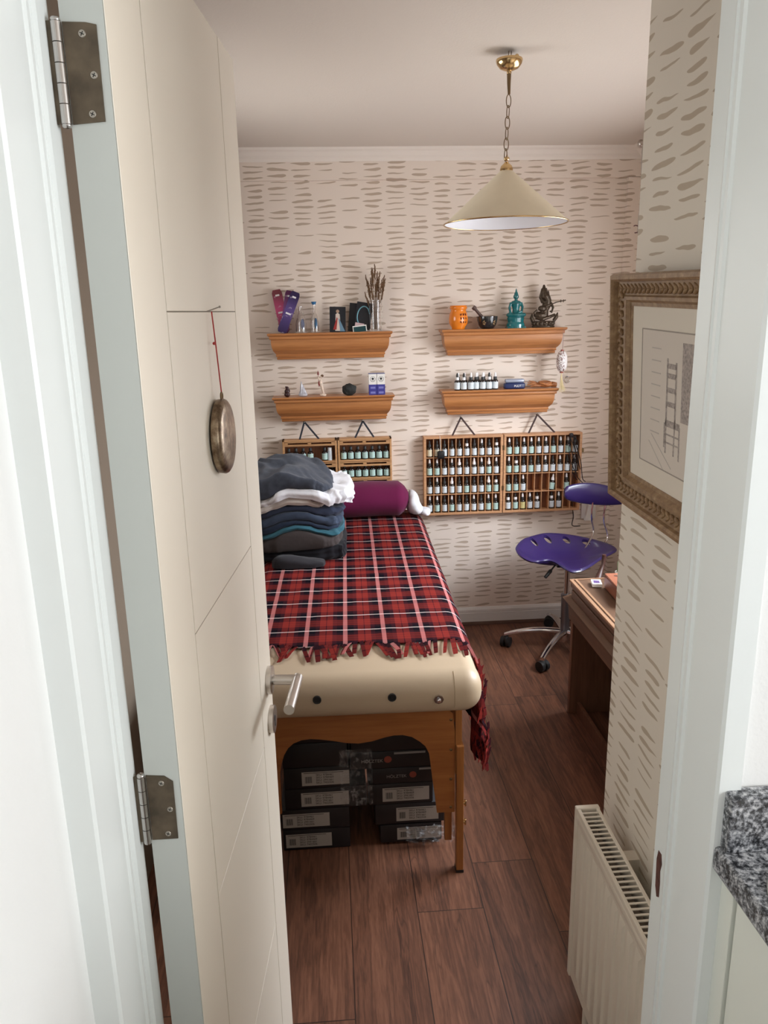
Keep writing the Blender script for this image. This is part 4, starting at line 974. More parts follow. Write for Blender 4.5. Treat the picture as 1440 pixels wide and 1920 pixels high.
fig('bronze_statue', 'dark bronze seated deity statue with a lute on the upper right shelf', 'statue', (1.072, 3.880, ZU + 0.0002), M('dark_bronze', srgb(74, 62, 50), 0.38, 0.6, var=0.35, vs=90, bs=160, bstr=0.4), 0.0017, deity, 'figure', 1)
# right lower shelf: bottles
kinds = ['r', 'r', 'w', 'w', 'w', 'r', 'w']
for i, kd in enumerate(kinds):
    x = 0.640 + 0.0322 * i + (0.004 if i == 2 else 0)
    put_bottle(kd, 0.0146, 0.052, mLabW, '%s dropper bottle, %s from left, front row on lower right shelf' % (CAPN[kd], ORD[i]), 'dropper bottles on the lower right shelf', (x, 3.868 + (0.006 if i % 3 == 0 else 0), ZL2 + 0.0002))
for i in range(6):
    put_bottle('w', 0.0146, 0.052, mLabW, 'white-bulbed dropper bottle, %s from left, back row on lower right shelf' % ORD[i], 'dropper bottles on the lower right shelf', (0.650 + 0.0325 * i, 3.905, ZL2 + 0.0002))
bb = thing('soap_box', 'dark blue oblong packet with a clear domed top between bottles and wooden hand', 'packet', (0.930, 3.872, ZL2 + 0.0002))
m = MB(); m.box((-0.053, -0.02, 0), (0.053, 0.02, 0.030), 0.008, 3); m.build('blue_base', M('navy_plastic', srgb(26, 40, 84), 0.3), bb, world=False, smooth=40)
m = MB(); m.box((-0.048, -0.018, 0.0302), (0.050, 0.018, 0.050), 0.009, 4); m.build('silver_cover', M('silver_film', srgb(176, 186, 206), 0.2, 0.5), bb, world=False, smooth=40)
text('PULY', 0.015, mPaper, 'print', bb, (0.925, 3.8515, ZL2 + 0.010))
# carved wooden hand
def hand(m):
    m.ell((0.018, 0, 0.014), (0.042, 0.022, 0.013), 20); m.tube([(0.05, 0, 0.016), (0.075, 0, 0.012)], [0.015, 0.012], 14)
    fs = [((-0.012, -0.016, 0.012), (-0.045, -0.020, 0.013), (-0.066, -0.018, 0.008), 0.0052), ((-0.016, -0.006, 0.014), (-0.052, -0.007, 0.020), (-0.078, -0.006, 0.016), 0.0055),
          ((-0.015, 0.005, 0.016), (-0.050, 0.006, 0.026), (-0.074, 0.006, 0.026), 0.0055), ((-0.012, 0.014, 0.017), (-0.042, 0.017, 0.030), (-0.064, 0.017, 0.034), 0.005), ((0.022, -0.020, 0.014), (0.0, -0.030, 0.022), (-0.020, -0.028, 0.026), 0.0058)]
    for a, b, c_, r in fs: m.tube([a, b, c_], [r, r * 0.9, r * 0.55], 10)
    m.tube([(-0.005 + 0.03 * math.cos(t) + 0.02, 0.020 * math.sin(t), 0.026 + 0.004 * math.sin(t)) for t in [2 * PI * i / 20 for i in range(20)]], 0.005, 8, closed=True)
fig('carved_hand', 'carved brown wooden hand lying palm up at the right end of the lower shelf', 'carving', (1.075, 3.880, ZL2 + 0.001), wood('carved_wood', srgb(128, 76, 40), srgb(176, 112, 62), 'x', 0.4, 2), 0.0017, hand, 'hand', 2)
# hanging lantern charm with tassel
CX_, CY_ = at(1053, 680, 3.83).x, 3.826
ch = thing('hanging_charm', 'white porcelain lantern charm with cream tassel hanging from upper right shelf', 'charm', (CX_, CY_, 1.43))
z_t = at(1053, 658, CY_).z; z_b = at(1053, 697, CY_).z
m = MB(); zz = (z_t + z_b) / 2; hh = (z_t - z_b) / 2
m.lathe([(0.008, -hh), (0.018, -hh * 0.88), (0.0255, -hh * 0.5), (0.027, 0), (0.0255, hh * 0.5), (0.018, hh * 0.88), (0.008, hh)], (CX_, CY_, zz), seg=28)
k = NT('painted_porcelain'); nz = k.noise(k.tc.outputs['Object'], 190, 2); sx = k.xyz(k.tc.outputs['Object'])[0]
mk = k.math('MULTIPLY', k.math('GREATER_THAN', nz, 0.54), k.math('LESS_THAN', sx, 0.008))
k.l(k.mix(mk, srgb(228, 222, 220), srgb(120, 84, 76)), k.b.inputs['Base Color']); k.b.inputs['Roughness'].default_value = 0.2
m.build('lantern', k.m, ch, smooth=60)
m = MB(); m.lathe([(0, -0.004), (0.009, -0.004), (0.009, 0.004), (0, 0.004)], (CX_, CY_, z_b - 0.002), seg=16); m.lathe([(0, -0.003), (0.008, -0.003), (0.007, 0.004), (0, 0.005)], (CX_, CY_, z_t + 0.002), seg=16); m.build('lantern_collar', M('terracotta_collar', srgb(150, 78, 62), 0.5), ch, smooth=50)
m = MB(); m.tube([(CX_, CY_, z_t), (CX_ + 0.001, CY_, 1.595)], 0.0006, 5); m.tube([(CX_ + 0.002, CY_, z_t), (CX_ + 0.007, CY_, 1.595)], 0.0006, 5); m.build('string', M('pink_string', srgb(150, 110, 110), 0.8), ch)
m = MB()
for i in range(26):
    a = 2 * PI * i / 26; r = 0.004 + 0.016 * random.random(); L = 0.105 * random.uniform(0.85, 1.0)
    m.tube([(CX_, CY_, z_b - 0.005), (CX_ + 0.003 * math.cos(a), CY_ + 0.003 * math.sin(a), z_b - 0.03), (CX_ + 0.003 + r * 0.45 * math.cos(a), CY_ + r * 0.3 * math.sin(a), z_b - L * 0.7), (CX_ + 0.008 + r * 1.1 * math.cos(a), CY_ + r * 0.3 * math.sin(a), z_b - L)], [0.0016, 0.001, 0.0010, 0.0008], 5)
m.build('tassel', M('cream_tassel', srgb(222, 204, 158), 0.8), ch)
o = MB().ell((0, 0, 0), (0.017, 0.012, 0.018), 20).build('glass_drop', mClear, smooth=60); o.location = at(1063, 712, 3.935); tag(o, 'round clear glass drop hanging by the wall right of the tassel', 'glass drop')
gs = MB().tube([(0, 0, 0.018), (0, 0.008, 0.1)], 0.0004, 4).build('string', mInkG, o, world=False)
# black tag on white string over the left case half
TX = at(827, 853, 3.885); T0 = at(827, 818, 3.893)
o = thing('black_tag', 'small square black pendant on white string over the wide case', 'pendant', TX)
MB().box((TX.x - 0.018, 3.884, TX.z - 0.020), (TX.x + 0.018, 3.891, TX.z + 0.020), 0.006, 3).build('tag_body', mBlackPl, o, smooth=40)
m = MB(); m.tube([(TX.x - 0.002, 3.890, TX.z + 0.018), (TX.x - 0.004, 3.894, TX.z + 0.07), (TX.x - 0.004, 3.896, CZ1 + 0.002), (TX.x - 0.004, 3.93, CZ1 + 0.002)], 0.0011, 6); m.build('string', mPaper, o)
# bundle of black cords on the right corner of the case
CB = at(1071, 815, 3.892)
cb = thing('cord_bundle', 'bundle of dark leather cords hung over the right corner of the wide case', 'cords', CB)
mCord = M('dark_cord', srgb(30, 22, 24), 0.6)
def cord(pts, r=0.0022):
    P = [at(px, py, y) for px, py, y in pts]; out = []
    for i in range(len(P) - 1):
        p0 = P[max(i - 1, 0)]; p1 = P[i]; p2 = P[i + 1]; p3 = P[min(i + 2, len(P) - 1)]
        for s in range(6):
            t = s / 6; out.append(0.5 * ((2 * p1) + (p2 - p0) * t + (2 * p0 - 5 * p1 + 4 * p2 - p3) * t * t + (-p0 + 3 * p1 - 3 * p2 + p3) * t ** 3))
    out.append(P[-1]); return MB().tube(out, r, 6)
for pts in ([(1070, 814, 3.892), (1068, 830, 3.89), (1076, 862, 3.89), (1082, 892, 3.885), (1092, 905, 3.88)],
            [(1072, 814, 3.892), (1080, 835, 3.89), (1089, 866, 3.885), (1092, 896, 3.88), (1098, 903, 3.875)],
            [(1074, 814, 3.892), (1079, 850, 3.89), (1072, 880, 3.89), (1082, 900, 3.88)],
            [(1068, 812, 3.90), (1072, 826, 3.886), (1078, 842, 3.89), (1080, 870, 3.89), (1078, 890, 3.89)],
            [(1072, 816, 3.892), (1067, 840, 3.89), (1071, 868, 3.89), (1079, 884, 3.89)],
            [(1071, 816, 3.89), (1083, 828, 3.89), (1083, 858, 3.89), (1088, 880, 3.885)]):
    cord(pts).build('cord', mCord, cb, smooth=60)
MB().ell((CB.x, CB.y - 0.004, CB.z - 0.002), (0.012, 0.007, 0.012), 12).build('knot', mCord, cb, smooth=60)
# cable down the wall and a white wall socket with plug
sp = at(1101, 955, YB - 0.004)
so = thing('wall_socket', 'white socket with triangular plug adapter low on the back wall corner', 'socket', sp)
MB().box((sp.x - 0.035, YB - 0.012, sp.z - 0.05), (sp.x + 0.045, YB, sp.z + 0.05), 0.003).build('socket_plate', mBase, so, smooth=30)
m = MB(); m.prism([(sp.x - 0.02, sp.z - 0.055), (sp.x + 0.022, sp.z - 0.055), (sp.x + 0.004, sp.z + 0.03), (sp.x - 0.004, sp.z + 0.03)], YB - 0.035, YB - 0.012, 'y'); m.build('plug_adapter', mBase, so)
o = tag(cord([(1072, 925, 3.93), (1073, 950, 3.93), (1075, 968, 3.94), (1073, 985, 3.94), (1088, 986, 3.94)], 0.0025).build('power_cable', mCord, smooth=60), 'black power cable hanging on the wall behind the purple chair', 'cable')
# curtain rail end with hanging cord (right)
cr = thing('curtain_rail', 'grey metal rail end high in the right corner by the ceiling', 'rail', (1.50, 3.7, 2.35))
q = at(1204, 268, 3.62)
m = MB(); m.cyl((q.x, 3.62, q.z), (q.x, 1.75, q.z), 0.009, seg=14); m.ell((q.x, 3.635, q.z), (0.015, 0.018, 0.018), 14); m.box((q.x, 3.58, q.z - 0.01), (XR, 3.60, q.z + 0.01)); m.build('rail', mSteel, cr, smooth=40)
m = MB(); m.tube([(q.x, 3.61, q.z - 0.009), (q.x - 0.002, 3.61, q.z - 0.04), (q.x + 0.004, 3.61, q.z - 0.2), (q.x - 0.001, 3.61, q.z - 0.38)], 0.0022, 6); m.build('pull_cord', mInkG, cr, smooth=60)
hk = at(1195, 430, 3.62)
m = MB(); m.tube([(hk.x - 0.012 + 0.016 * math.cos(t), 3.61, hk.z + 0.016 * math.sin(t)) for t in [-1.8 + 4.0 * i / 12 for i in range(13)]], 0.0024, 6); m.build('hook', M('dark_red_hook', srgb(80, 30, 36), 0.5), cr, smooth=60)

# ------------------------------------------------------------------ massage table
TZ = 0.700
ta = math.radians(-1.2)
TO = Vector((0.032, 2.0, 0))
tb = thing('massage_table', 'cream vinyl massage table with beech legs under the tartan blanket', 'massage table', TO, ta)
def tw(m, name, mat, smooth=0, parent=None): return m.build(name, mat, parent or tb, world=False, smooth=smooth)
m = MB(); m.box((-0.362, -0.045, TZ - 0.128), (0.372, 1.83, TZ), 0.056, 9)
tp = tw(m, 'padded_top', mVinyl, 60)
m = MB(); sp2 = [(0.288, -0.0452, TZ - 0.095), (0.288, -0.0455, TZ - 0.056)] + [(0.288, -0.0452 + 0.056 * (1 - math.cos(t)), TZ - 0.056 + 0.0563 * math.sin(t)) for t in [PI / 2 * i / 10 for i in range(1, 9)]]
m.tube(sp2, 0.0009, 5)
tw(m, 'seam', M('seam_thread', srgb(170, 148, 118), 0.7), 0, tp)
inv = (Matrix.Translation(TO) @ Matrix.Rotation(ta, 4, 'Z')).inverted()
for px, py in ((594.5, 1312), (735, 1306)):
    p = inv @ at(px, py, 1.957)
    m = MB(); m.cyl((p.x, -0.0475, p.z), (p.x, -0.030, p.z), 0.0118, seg=28); m.tube([(p.x + 0.0105 * math.cos(t), -0.0475, p.z + 0.0105 * math.sin(t)) for t in [2 * PI * i / 24 for i in range(24)]], 0.0018, 6, closed=True)
    tw(m, 'socket_hole', mBlackPl, 50)
p = inv @ at(822, 1309, 1.955)
m = MB(); m.tube([(p.x, -0.030, p.z + 0.002), (p.x, -0.050, p.z)], [0.0145, 0.014], 8); m.tube([(p.x, -0.050, p.z), (p.x, -0.058, p.z - 0.002)], [0.006, 0.005], 12); tw(m, 'latch_stud', mChrome, 50)
# rails
m = MB(); m.box((-0.30, 0.04, TZ - 0.19), (-0.278, 1.76, TZ - 0.128)); m.box((0.288, 0.04, TZ - 0.19), (0.310, 1.76, TZ - 0.128)); m.box((-0.30, 1.74, TZ - 0.19), (0.31, 1.76, TZ - 0.128)); tw(m, 'side_rail', mTableWood)
# wavy end panel
def panelpt(px, py): q = inv @ at(px, py, 2.035); return (q.x, q.z)
op = [(818.6, 1520), (815, 1490), (810.6, 1461), (807, 1432), (804, 1410), (797, 1396), (786.7, 1387.6), (772, 1379), (754.7, 1375.5), (738, 1376.5), (722.8, 1380), (697, 1388), (671.7, 1392.4), (648, 1391.5), (623.7, 1388), (600, 1385.5), (582, 1385), (565, 1387.5), (550, 1394), (540, 1403), (532.7, 1416), (528, 1432), (525, 1452), (521, 1490), (518, 1526)]
inner = [panelpt(*p) for p in op]
xr_ = panelpt(852, 1400)[0]; xl_ = -xr_ + 0.03
zt1 = panelpt(840, 1330)[1]; zb = panelpt(852, 1518)[1]
topz = TZ - 0.120
outer_r = [(xr_, zb), (xr_, zt1 - 0.012), (xr_ - 0.012, zt1 + 0.002), (xr_ - 0.05, topz)]
outer_l = [(xl_ + 0.05, topz), (xl_ + 0.012, zt1 + 0.002), (xl_, zt1 - 0.012), (xl_, zb)]
inner_f = [(max(x, xl_ + 0.045), z) for x, z in inner]
# build as quad strips between the opening curve and the outline
m = MB()
def strip_panel(y0, y1):
    n = len(inner_f); outs = []
    for i, (x, z) in enumerate(inner_f):
        t = i / (n - 1)
        if t < 0.20: outs.append((xr_, zb + (zt1 - 0.012 - zb) * (t / 0.20)))
        elif t < 0.26: outs.append((xr_ - 0.05 * (t - 0.2) / 0.06, zt1 - 0.012 + (topz - zt1 + 0.012) * (t - 0.2) / 0.06))
        elif t < 0.74: outs.append((xr_ - 0.05 + (xl_ + 0.05 - xr_ + 0.05) * (t - 0.26) / 0.48, topz))
        elif t < 0.80: outs.append((xl_ + 0.05 - 0.05 * (t - 0.74) / 0.06, topz + (zt1 - 0.012 - topz) * (t - 0.74) / 0.06))
        else: outs.append((xl_, zt1 - 0.012 + (zb - zt1 + 0.012) * (t - 0.8) / 0.2))
    vs = []
    for (a, b), (c_, d) in zip(inner_f, outs):
        vs.append([m.bm.verts.new(v) for v in ((a, y0, b), (c_, y0, d), (c_, y1, d), (a, y1, b))])
    for p, q in zip(vs, vs[1:]):
        for i in range(4): m.bm.faces.new((p[i], p[(i + 1) % 4], q[(i + 1) % 4], q[i]))
    m.bm.faces.new(vs[0][::-1]); m.bm.faces.new(vs[-1])
strip_panel(0.030, 0.042)
pn_ = tw(m, 'end_panel', mTableWood)
for s, xx in ((1, xr_ - 0.012), (-1, xl_ + 0.012)):
    for py in (1346, 1402, 1456.5, 1509):
        z = panelpt(845, py)[1]; m = MB(); m.ell((xx, 0.030, z), (0.0044, 0.0025, 0.0044), 12); tw(m, 'screw', mBrassD, 60, pn_)
for s in (1, -1):
    xa = (xr_ + 0.001) if s > 0 else (xl_ - 0.026)
    m = MB(); m.box((xa, 0.028, 0.34), (xa + 0.020, 0.060, topz + 0.01), 0.002); m.box((xa - 0.03 * s, 0.044, 0.10), (xa - 0.03 * s + 0.022, 0.066, topz), 0.002)
    tw(m, 'upper_leg', mTableWoodZ)
    m = MB(); m.box((xa + 0.003, 0.020, 0.008), (xa + 0.025, 0.052, 0.44), 0.002); lg = tw(m, 'leg', mTableWoodZ)
    m = MB(); m.box((xa + 0.002, 0.019, 0.0), (xa + 0.026, 0.053, 0.009)); tw(m, 'rubber_foot', mRubber, 0, lg)
    for py in (1503, 1538):
        q = panelpt(870, py); m = MB(); x2 = xa + (0.025 if s > 0 else 0.003)
        m.cyl((x2, 0.036, q[1]), (x2 + 0.006 * s, 0.036, q[1]), 0.006, seg=12); m.box((min(x2 + 0.004 * s, x2 + 0.010 * s), 0.031, q[1] - 0.010), (max(x2 + 0.004 * s, x2 + 0.010 * s), 0.041, q[1] + 0.010), 0.002)
        tw(m, 'wing_nut', mBrass, 40, lg)
    m = MB(); m.box((xa + 0.0, 1.62, 0.0), (xa + 0.022, 1.66, topz), 0.002); tw(m, 'leg', mTableWoodZ)
    m = MB(); m.box((xa - 0.03 * s, 0.5, 0.0 + 0.36), (xa - 0.03 * s + 0.02, 0.53, topz), 0.002); tw(m, 'brace', mTableWoodZ)

# ------------------------------------------------------------------ tartan blanket
bl = thing('blanket', 'red tartan wool blanket with fringed ends spread over the massage table', 'blanket', TO, ta)
def wr(x, y): return 0.0035 * noise.noise(Vector((x * 9, y * 9, 2.1))) + 0.002 * noise.noise(Vector((x * 22, y * 22, 5)))
YN, YF = 0.182, 1.80; XE = 0.316; RC = 0.060
def blpt(s, t):
    """s: arc distance across (0 = centre line), t: along"""
    y = t; side = 1 if s > 0 else -1; a = abs(s); ex = XE if side > 0 else 0.31
    fold = 0.007 * math.exp(-((t - 0.80 - 0.10 * s) / 0.02) ** 2) * (1 if -0.15 < s < 0.45 else 0.3)
    if a <= ex: x = a; z = TZ + 0.005 + fold
    elif a <= ex + RC * PI / 2:
        q = (a - ex) / RC; x = ex + RC * math.sin(q); z = TZ + 0.005 + fold * 0.5 - RC * (1 - math.cos(q))
    else:
        d = a - ex - RC * PI / 2; x = ex + RC + 0.006 * math.sin(y * 26) * min(1, d / 0.1) + 0.006 * min(1, d / 0.05); z = TZ + 0.005 - RC - d
    w_ = wr(x * side, y)
    return Vector((x * side + (abs(w_) if a > ex + RC else 0), y, z + abs(w_) * (0.8 if a < ex + RC else 0)))
NS, NTT = 110, 190; S0, S1 = -0.47, 0.62
m = MB(); uvs = []
def edge_y(s): return YN + 0.010 * math.sin(s * 23 + 1) + 0.006 * math.sin(s * 51)
vs = m.grid(NS, NTT, lambda i, j: blpt(S0 + (S1 - S0) * i, edge_y(S0 + (S1 - S0) * i) * (1 - j) + YF * j))
m.bm.verts.index_update()
for j in range(NTT):
    for i in range(NS):
        s = S0 + (S1 - S0) * i / (NS - 1); t = edge_y(s) * (1 - j / (NTT - 1)) + YF * j / (NTT - 1)
        uvs.append((s + 0.0 - (-0.018), t - YN + 0.012))
sheet = m.build('blanket_cloth', mPlaid, bl, world=False, smooth=179, uv=uvs)
so_ = sheet.modifiers.new('s', 'SOLIDIFY'); so_.thickness = 0.0025; so_.offset = 1
# fringe
m = MB(); uvf = []
def strand(P, w_, u0, side_ax):
    base = len(m.bm.verts)
    rows = []
    for i, p in enumerate(P):
        k_ = 1.0 if i < len(P) - 1 else 0.85
        row = []
        for q in (-0.5, 0.5):
            row.append(m.bm.verts.new(p + side_ax * (q * w_ * k_) + Vector((0, 0, 0.001 * (1 if q > 0 else -1))))); uvf.append((u0 + q * w_ * 0.8, 0.025 + 0.008 * i))
        rows.append(row)
    for a, b in zip(rows, rows[1:]): m.bm.faces.new((a[0], a[1], b[1], b[0]))
s = S0 + 0.01
while s < XE + 0.06:
    if random.random() < 0.93:
        e = edge_y(s); ln = random.uniform(0.075, 0.115); dx = random.uniform(-0.028, 0.028)
        P = []
        for q in range(6):
            f = q / 5; p = blpt(s + dx * f, e + 0.004 - ln * f)
            yy = p.y
            if yy < 0.012: p.z -= (0.012 - yy) ** 2 * 9
            p.z += 0.003 * math.sin(f * PI) + 0.001; P.append(p)
        strand(P, random.uniform(0.011, 0.016), s, Vector((1, 0, 0)))
    s += random.uniform(0.011, 0.021)
# side fringe along the dropped right edge, denser and longer at the near corner
t = 0.02
while t < YF:
    p0 = blpt(S1 - 0.004, max(t, YN)); near = max(0.0, 1 - abs(t - 0.10) / 0.16)
    ln = random.uniform(0.06, 0.09) + near * 0.02
    for rep in range(1 if near < 0.05 else 2):
        st_ = blpt(S1 - 0.004 - rep * random.uniform(0.02, 0.20) * near, max(t, edge_y(0.4)))
        st_.y = t if t > YN else max(0.035, t)
        off = random.uniform(0.002, 0.022) * (1 if near > 0 else 0.5)
        P = [st_ + Vector((off * math.sin(q / 5 * PI * 0.8) + 0.003, random.uniform(-0.003, 0.003), -ln * q / 5)) for q in range(6)]
        strand(P, random.uniform(0.008, 0.013), random.choice((0.022, 0.034, 0.05, 0.07, 0.085)), Vector((0.5, 0.85, 0)).normalized())
    t += random.uniform(0.008, 0.013)
# the corner hanging down at the near right
for i in range(44):
    f = i / 43; x0 = XE + RC + random.uniform(-0.016, 0.024); y0 = random.uniform(0.03, 0.15); z0 = TZ - 0.03 - 0.27 * f; ln = random.uniform(0.06, 0.085)
    P = [Vector((x0 + 0.014 * math.sin(q / 5 * 2.5 + i) * 0.5 + 0.006, y0, z0 - ln * q / 5)) for q in range(6)]
    strand(P, random.uniform(0.007, 0.012), random.choice((0.022, 0.034, 0.05, 0.07, 0.085)), Vector((0.8, 0.6, 0)))
m.bm.verts.index_update()
fo = m.build('fringe', mPlaid, bl, world=False, uv=uvf, recalc=False)
so_ = fo.modifiers.new('s', 'SOLIDIFY'); so_.thickness = 0.0014
# hanging near-right corner of cloth
m = MB(); uvq = []
def cornerp(i, j):
    y = 0.045 + 0.16 * i; z = TZ - 0.02 - 0.30 * j * (1 - 0.35 * i)
    return Vector((XE + RC - 0.006 + 0.016 * math.sin(i * 9 + j * 3) * j, y, z))
vs = m.grid(14, 16, cornerp)
for j in range(16):
    for i in range(14): uvq.append((0.30 + j * 0.02, 0.03 + i * 0.012))
m.bm.verts.index_update()
co_ = m.build('blanket_corner', mPlaid, bl, world=False, smooth=179, uv=uvq); so_ = co_.modifiers.new('s', 'SOLIDIFY'); so_.thickness = 0.0025

# ------------------------------------------------------------------ bolster, pillow and sheet at the head of the table
mMag = fabric('magenta_cotton', srgb(98, 20, 62), 0.06, 10, 0.25)
bz = TZ + 0.012
bo = thing('bolster', 'dark magenta bolster pillow lying across the head of the massage table', 'bolster', (0.12, 3.56, bz))
def bol(i, j):
    a = 2 * PI * i; x = -0.30 + 0.62 * j; e = min(1, max(0.0, (0.322 - x) / 0.05)) ** 0.5 if x > 0.27 else 1
    r = 0.086 * (0.25 + 0.75 * e); w_ = 0.004 * noise.noise(Vector((x * 8, math.cos(a) * 1.5, math.sin(a) * 1.5)))
    return Vector((0.045 + x, 3.69 + (r * 1.2 + w_) * math.cos(a), bz + 0.003 + 0.084 + (r + w_) * math.sin(a)))
m = MB(); m.grid(40, 40, bol, closed_u=True); m.build('bolster_cover', mMag, bo, smooth=179)
mLinen = fabric('white_linen', srgb(218, 218, 222), 0.04, 10, 0.35)
def blob(name, label, cat, pts, mat, sub=2, th=None, part=None):
    m = MB()
    for c0, r in pts: m.ell(c0, r, 18)
    o = m.build(name, mat); remesh(o, 0.008, 8)
    tx = bpy.data.textures.new(name + '_n', 'CLOUDS'); tx.noise_scale = 0.035
    d = o.modifiers.new('d', 'DISPLACE'); d.texture = tx; d.strength = 0.012; d.texture_coords = 'GLOBAL'
    apply_mods(o)
    for p in o.data.polygons: p.use_smooth = True
    return tag(o, label, cat)
blob('white_pillow', 'white pillow end peeking out beyond the magenta bolster', 'pillow', [((0.388, 3.70, bz + 0.062), (0.034, 0.085, 0.058)), ((0.405, 3.70, bz + 0.030), (0.036, 0.09, 0.028))], mLinen)
blob('white_sheet', 'crumpled white sheet corner on the table beside the pillow', 'sheet', [((0.448, 3.68, bz + 0.016), (0.030, 0.075, 0.020))], mLinen)

# ------------------------------------------------------------------ pile of folded clothes
mPile = {}
for n_, c_, v_, q_ in (('black_cotton', (26, 25, 30), 0.2, 30), ('charcoal_wool', (44, 42, 46), 0.2, 30), ('charcoal_knit', (66, 59, 58), 0.15, 20), ('teal_cotton', (50, 94, 108), 0.1, 30), ('dotted_navy', (34, 44, 62), 0.5, 400),
        ('slate_denim', (58, 68, 86), 0.15, 60), ('grey_blue_cotton', (48, 54, 72), 0.15, 60), ('beige_cotton', (200, 190, 182), 0.06, 30), ('grey_wool', (62, 66, 76), 0.25, 60)):
    mPile[n_] = fabric(n_, srgb(*c_), v_, q_, 0.35)
mPile['white_cotton'] = fabric('white_cotton', srgb(230, 230, 235), 0.03, 10, 0.6)
STACK = []
def ztop(x, y, n=None):
    z = TZ + 0.0125
    for L in STACK[:n]: z += L(x, y)
    return z
def sp_(v, e): return math.copysign(abs(v) ** e, v)
def garment(name, label, cat, mat, x0, x1, y0, y1, hf, seed, folds=2, rag=0.0, sag=0.0, ex=0.42, wr_=0.006):
    cx_, cy_ = (x0 + x1) / 2, (y0 + y1) / 2; hx_, hy_ = (x1 - x0) / 2, (y1 - y0) / 2; n0 = len(STACK)
    def rim(a):
        ca, sa = math.cos(a), math.sin(a)
        k_ = 1 + 0.05 * noise.noise(Vector((ca * 2 + seed, sa * 2, seed))) + rag * noise.noise(Vector((ca * 5, sa * 7 + seed, 3))) + rag * 0.5 * noise.noise(Vector((ca * 13, sa * 17 + seed, 3)))
        return hx_ * sp_(ca, ex) * k_, hy_ * sp_(sa, ex) * k_
    def hgt(x, y):
        u = min(1, max(0, (x - x0) / (x1 - x0))); v = min(1, max(0, (y - y0) / (y1 - y0)))
        return max(0.006, hf(u, v) + wr_ * noise.noise(Vector((x * 11 + seed, y * 9, seed))) + wr_ * 0.7 * noise.noise(Vector((x * 26 + y * 20, y * 9 - x * 8 + seed, seed))))
    m = MB(); NU = 128; prof = []
    for q in range(12): prof.append((q / 12 * 0.93, 0.0))
    for q in range(17):
        b = -PI / 2 + PI * q / 16; r_ = 0.93 + 0.07 * max(0, math.cos(b)) ** 0.8 * (1 - 0.35 * (0.5 - 0.5 * math.cos(2 * PI * folds * (q / 16))) * (1 if folds > 1 else 0)); prof.append((r_, 0.5 + 0.5 * math.sin(b)))
    for q in range(12): prof.append(((11 - q) / 12 * 0.93, 1.0))
    def f(i, j):
        rr, hz_ = prof[int(round(j * (len(prof) - 1)))]
        rx_, ry_ = rim(2 * PI * i); wv = 0.010 * noise.noise(Vector((i * 9, hz_ * 2.5, seed + 5))) * (rr > 0.9)
        x = cx_ + rx_ * rr + (wv if rx_ > 0 else -wv); y = cy_ + ry_ * rr
        zb_ = ztop(x, y, n0); z = zb_ + 0.0008 + (hgt(x, y) - 0.0016) * hz_
        over = max(0.0, (x - (cx_ + hx_ * 0.80)) / (hx_ * 0.2)); z -= sag * over ** 1.6
        return Vector((x, y, max(z, TZ + 0.0125)))
    m.grid(NU, len(prof), f, closed_u=True); bmesh.ops.remove_doubles(m.bm, verts=m.bm.verts, dist=1e-5)
    o = tag(m.build(name, mat, smooth=179), label, cat); STACK.append(hgt); return o
yA, yB_ = 3.02, 3.34; G = mPile
garment('folded_trousers', 'black folded trousers at the very bottom of the clothes pile', 'trousers', G['black_cotton'], -0.35, 0.050, yA - 0.02, yB_, lambda u, v: 0.058 + 0.025 * v - 0.02 * (1 - u) * (1 - v), 1, 3, 0.05)
garment('folded_sweater', 'charcoal brown folded sweater low in the clothes pile', 'sweater', G['charcoal_knit'], -0.35, 0.030, yA - 0.035, yB_, lambda u, v: 0.040 + 0.045 * math.sin(PI * min(1, u * 1.02)) ** 2 * (1 - 0.4 * v), 3, 1, 0.03)
garment('teal_shirt', 'thin teal folded shirt in the middle of the clothes pile', 'shirt', G['teal_cotton'], -0.35, 0.040, yA - 0.030, yB_, lambda u, v: 0.018 + 0.006 * u, 4, 2, 0.02)
garment('dotted_shirt', 'navy dotted folded shirt above the teal one', 'shirt', G['dotted_navy'], -0.35, 0.028, yA - 0.022, yB_, lambda u, v: 0.016 + 0.016 * (1 - u) ** 2, 5, 1, 0.02)
garment('folded_jeans', 'slate blue folded jeans in the clothes pile', 'jeans', G['slate_denim'], -0.35, 0.036, yA - 0.018, yB_, lambda u, v: 0.036, 6, 1, 0.03)
garment('grey_blue_trousers', 'grey blue folded trousers under the beige cloth', 'trousers', G['grey_blue_cotton'], -0.35, 0.040, yA - 0.005, yB_, lambda u, v: 0.022 + 0.012 * u, 7, 1, 0.03)
garment('beige_shirt', 'beige folded cloth just below the white shirt', 'shirt', G['beige_cotton'], -0.35, -0.025, yA - 0.015, yB_, lambda u, v: 0.022 + 0.010 * math.sin(PI * u), 8, 2, 0.05)
garment('white_shirt', 'crumpled white shirt bulging from the upper clothes pile', 'shirt', G['white_cotton'], -0.35, 0.085, yA - 0.03, yB_ + 0.02, lambda u, v: 0.026 + 0.036 * u, 9, 2, 0.10, 0.018, 0.5, 0.013)
garment('grey_trousers', 'dark grey wool trousers draped over the top of the clothes pile', 'trousers', G['grey_wool'], -0.35, 0.000, yA - 0.035, yB_, lambda u, v: 0.014 + 0.085 * (1 - u) ** 0.8, 10, 1, 0.04, 0.012, 0.5, 0.008)
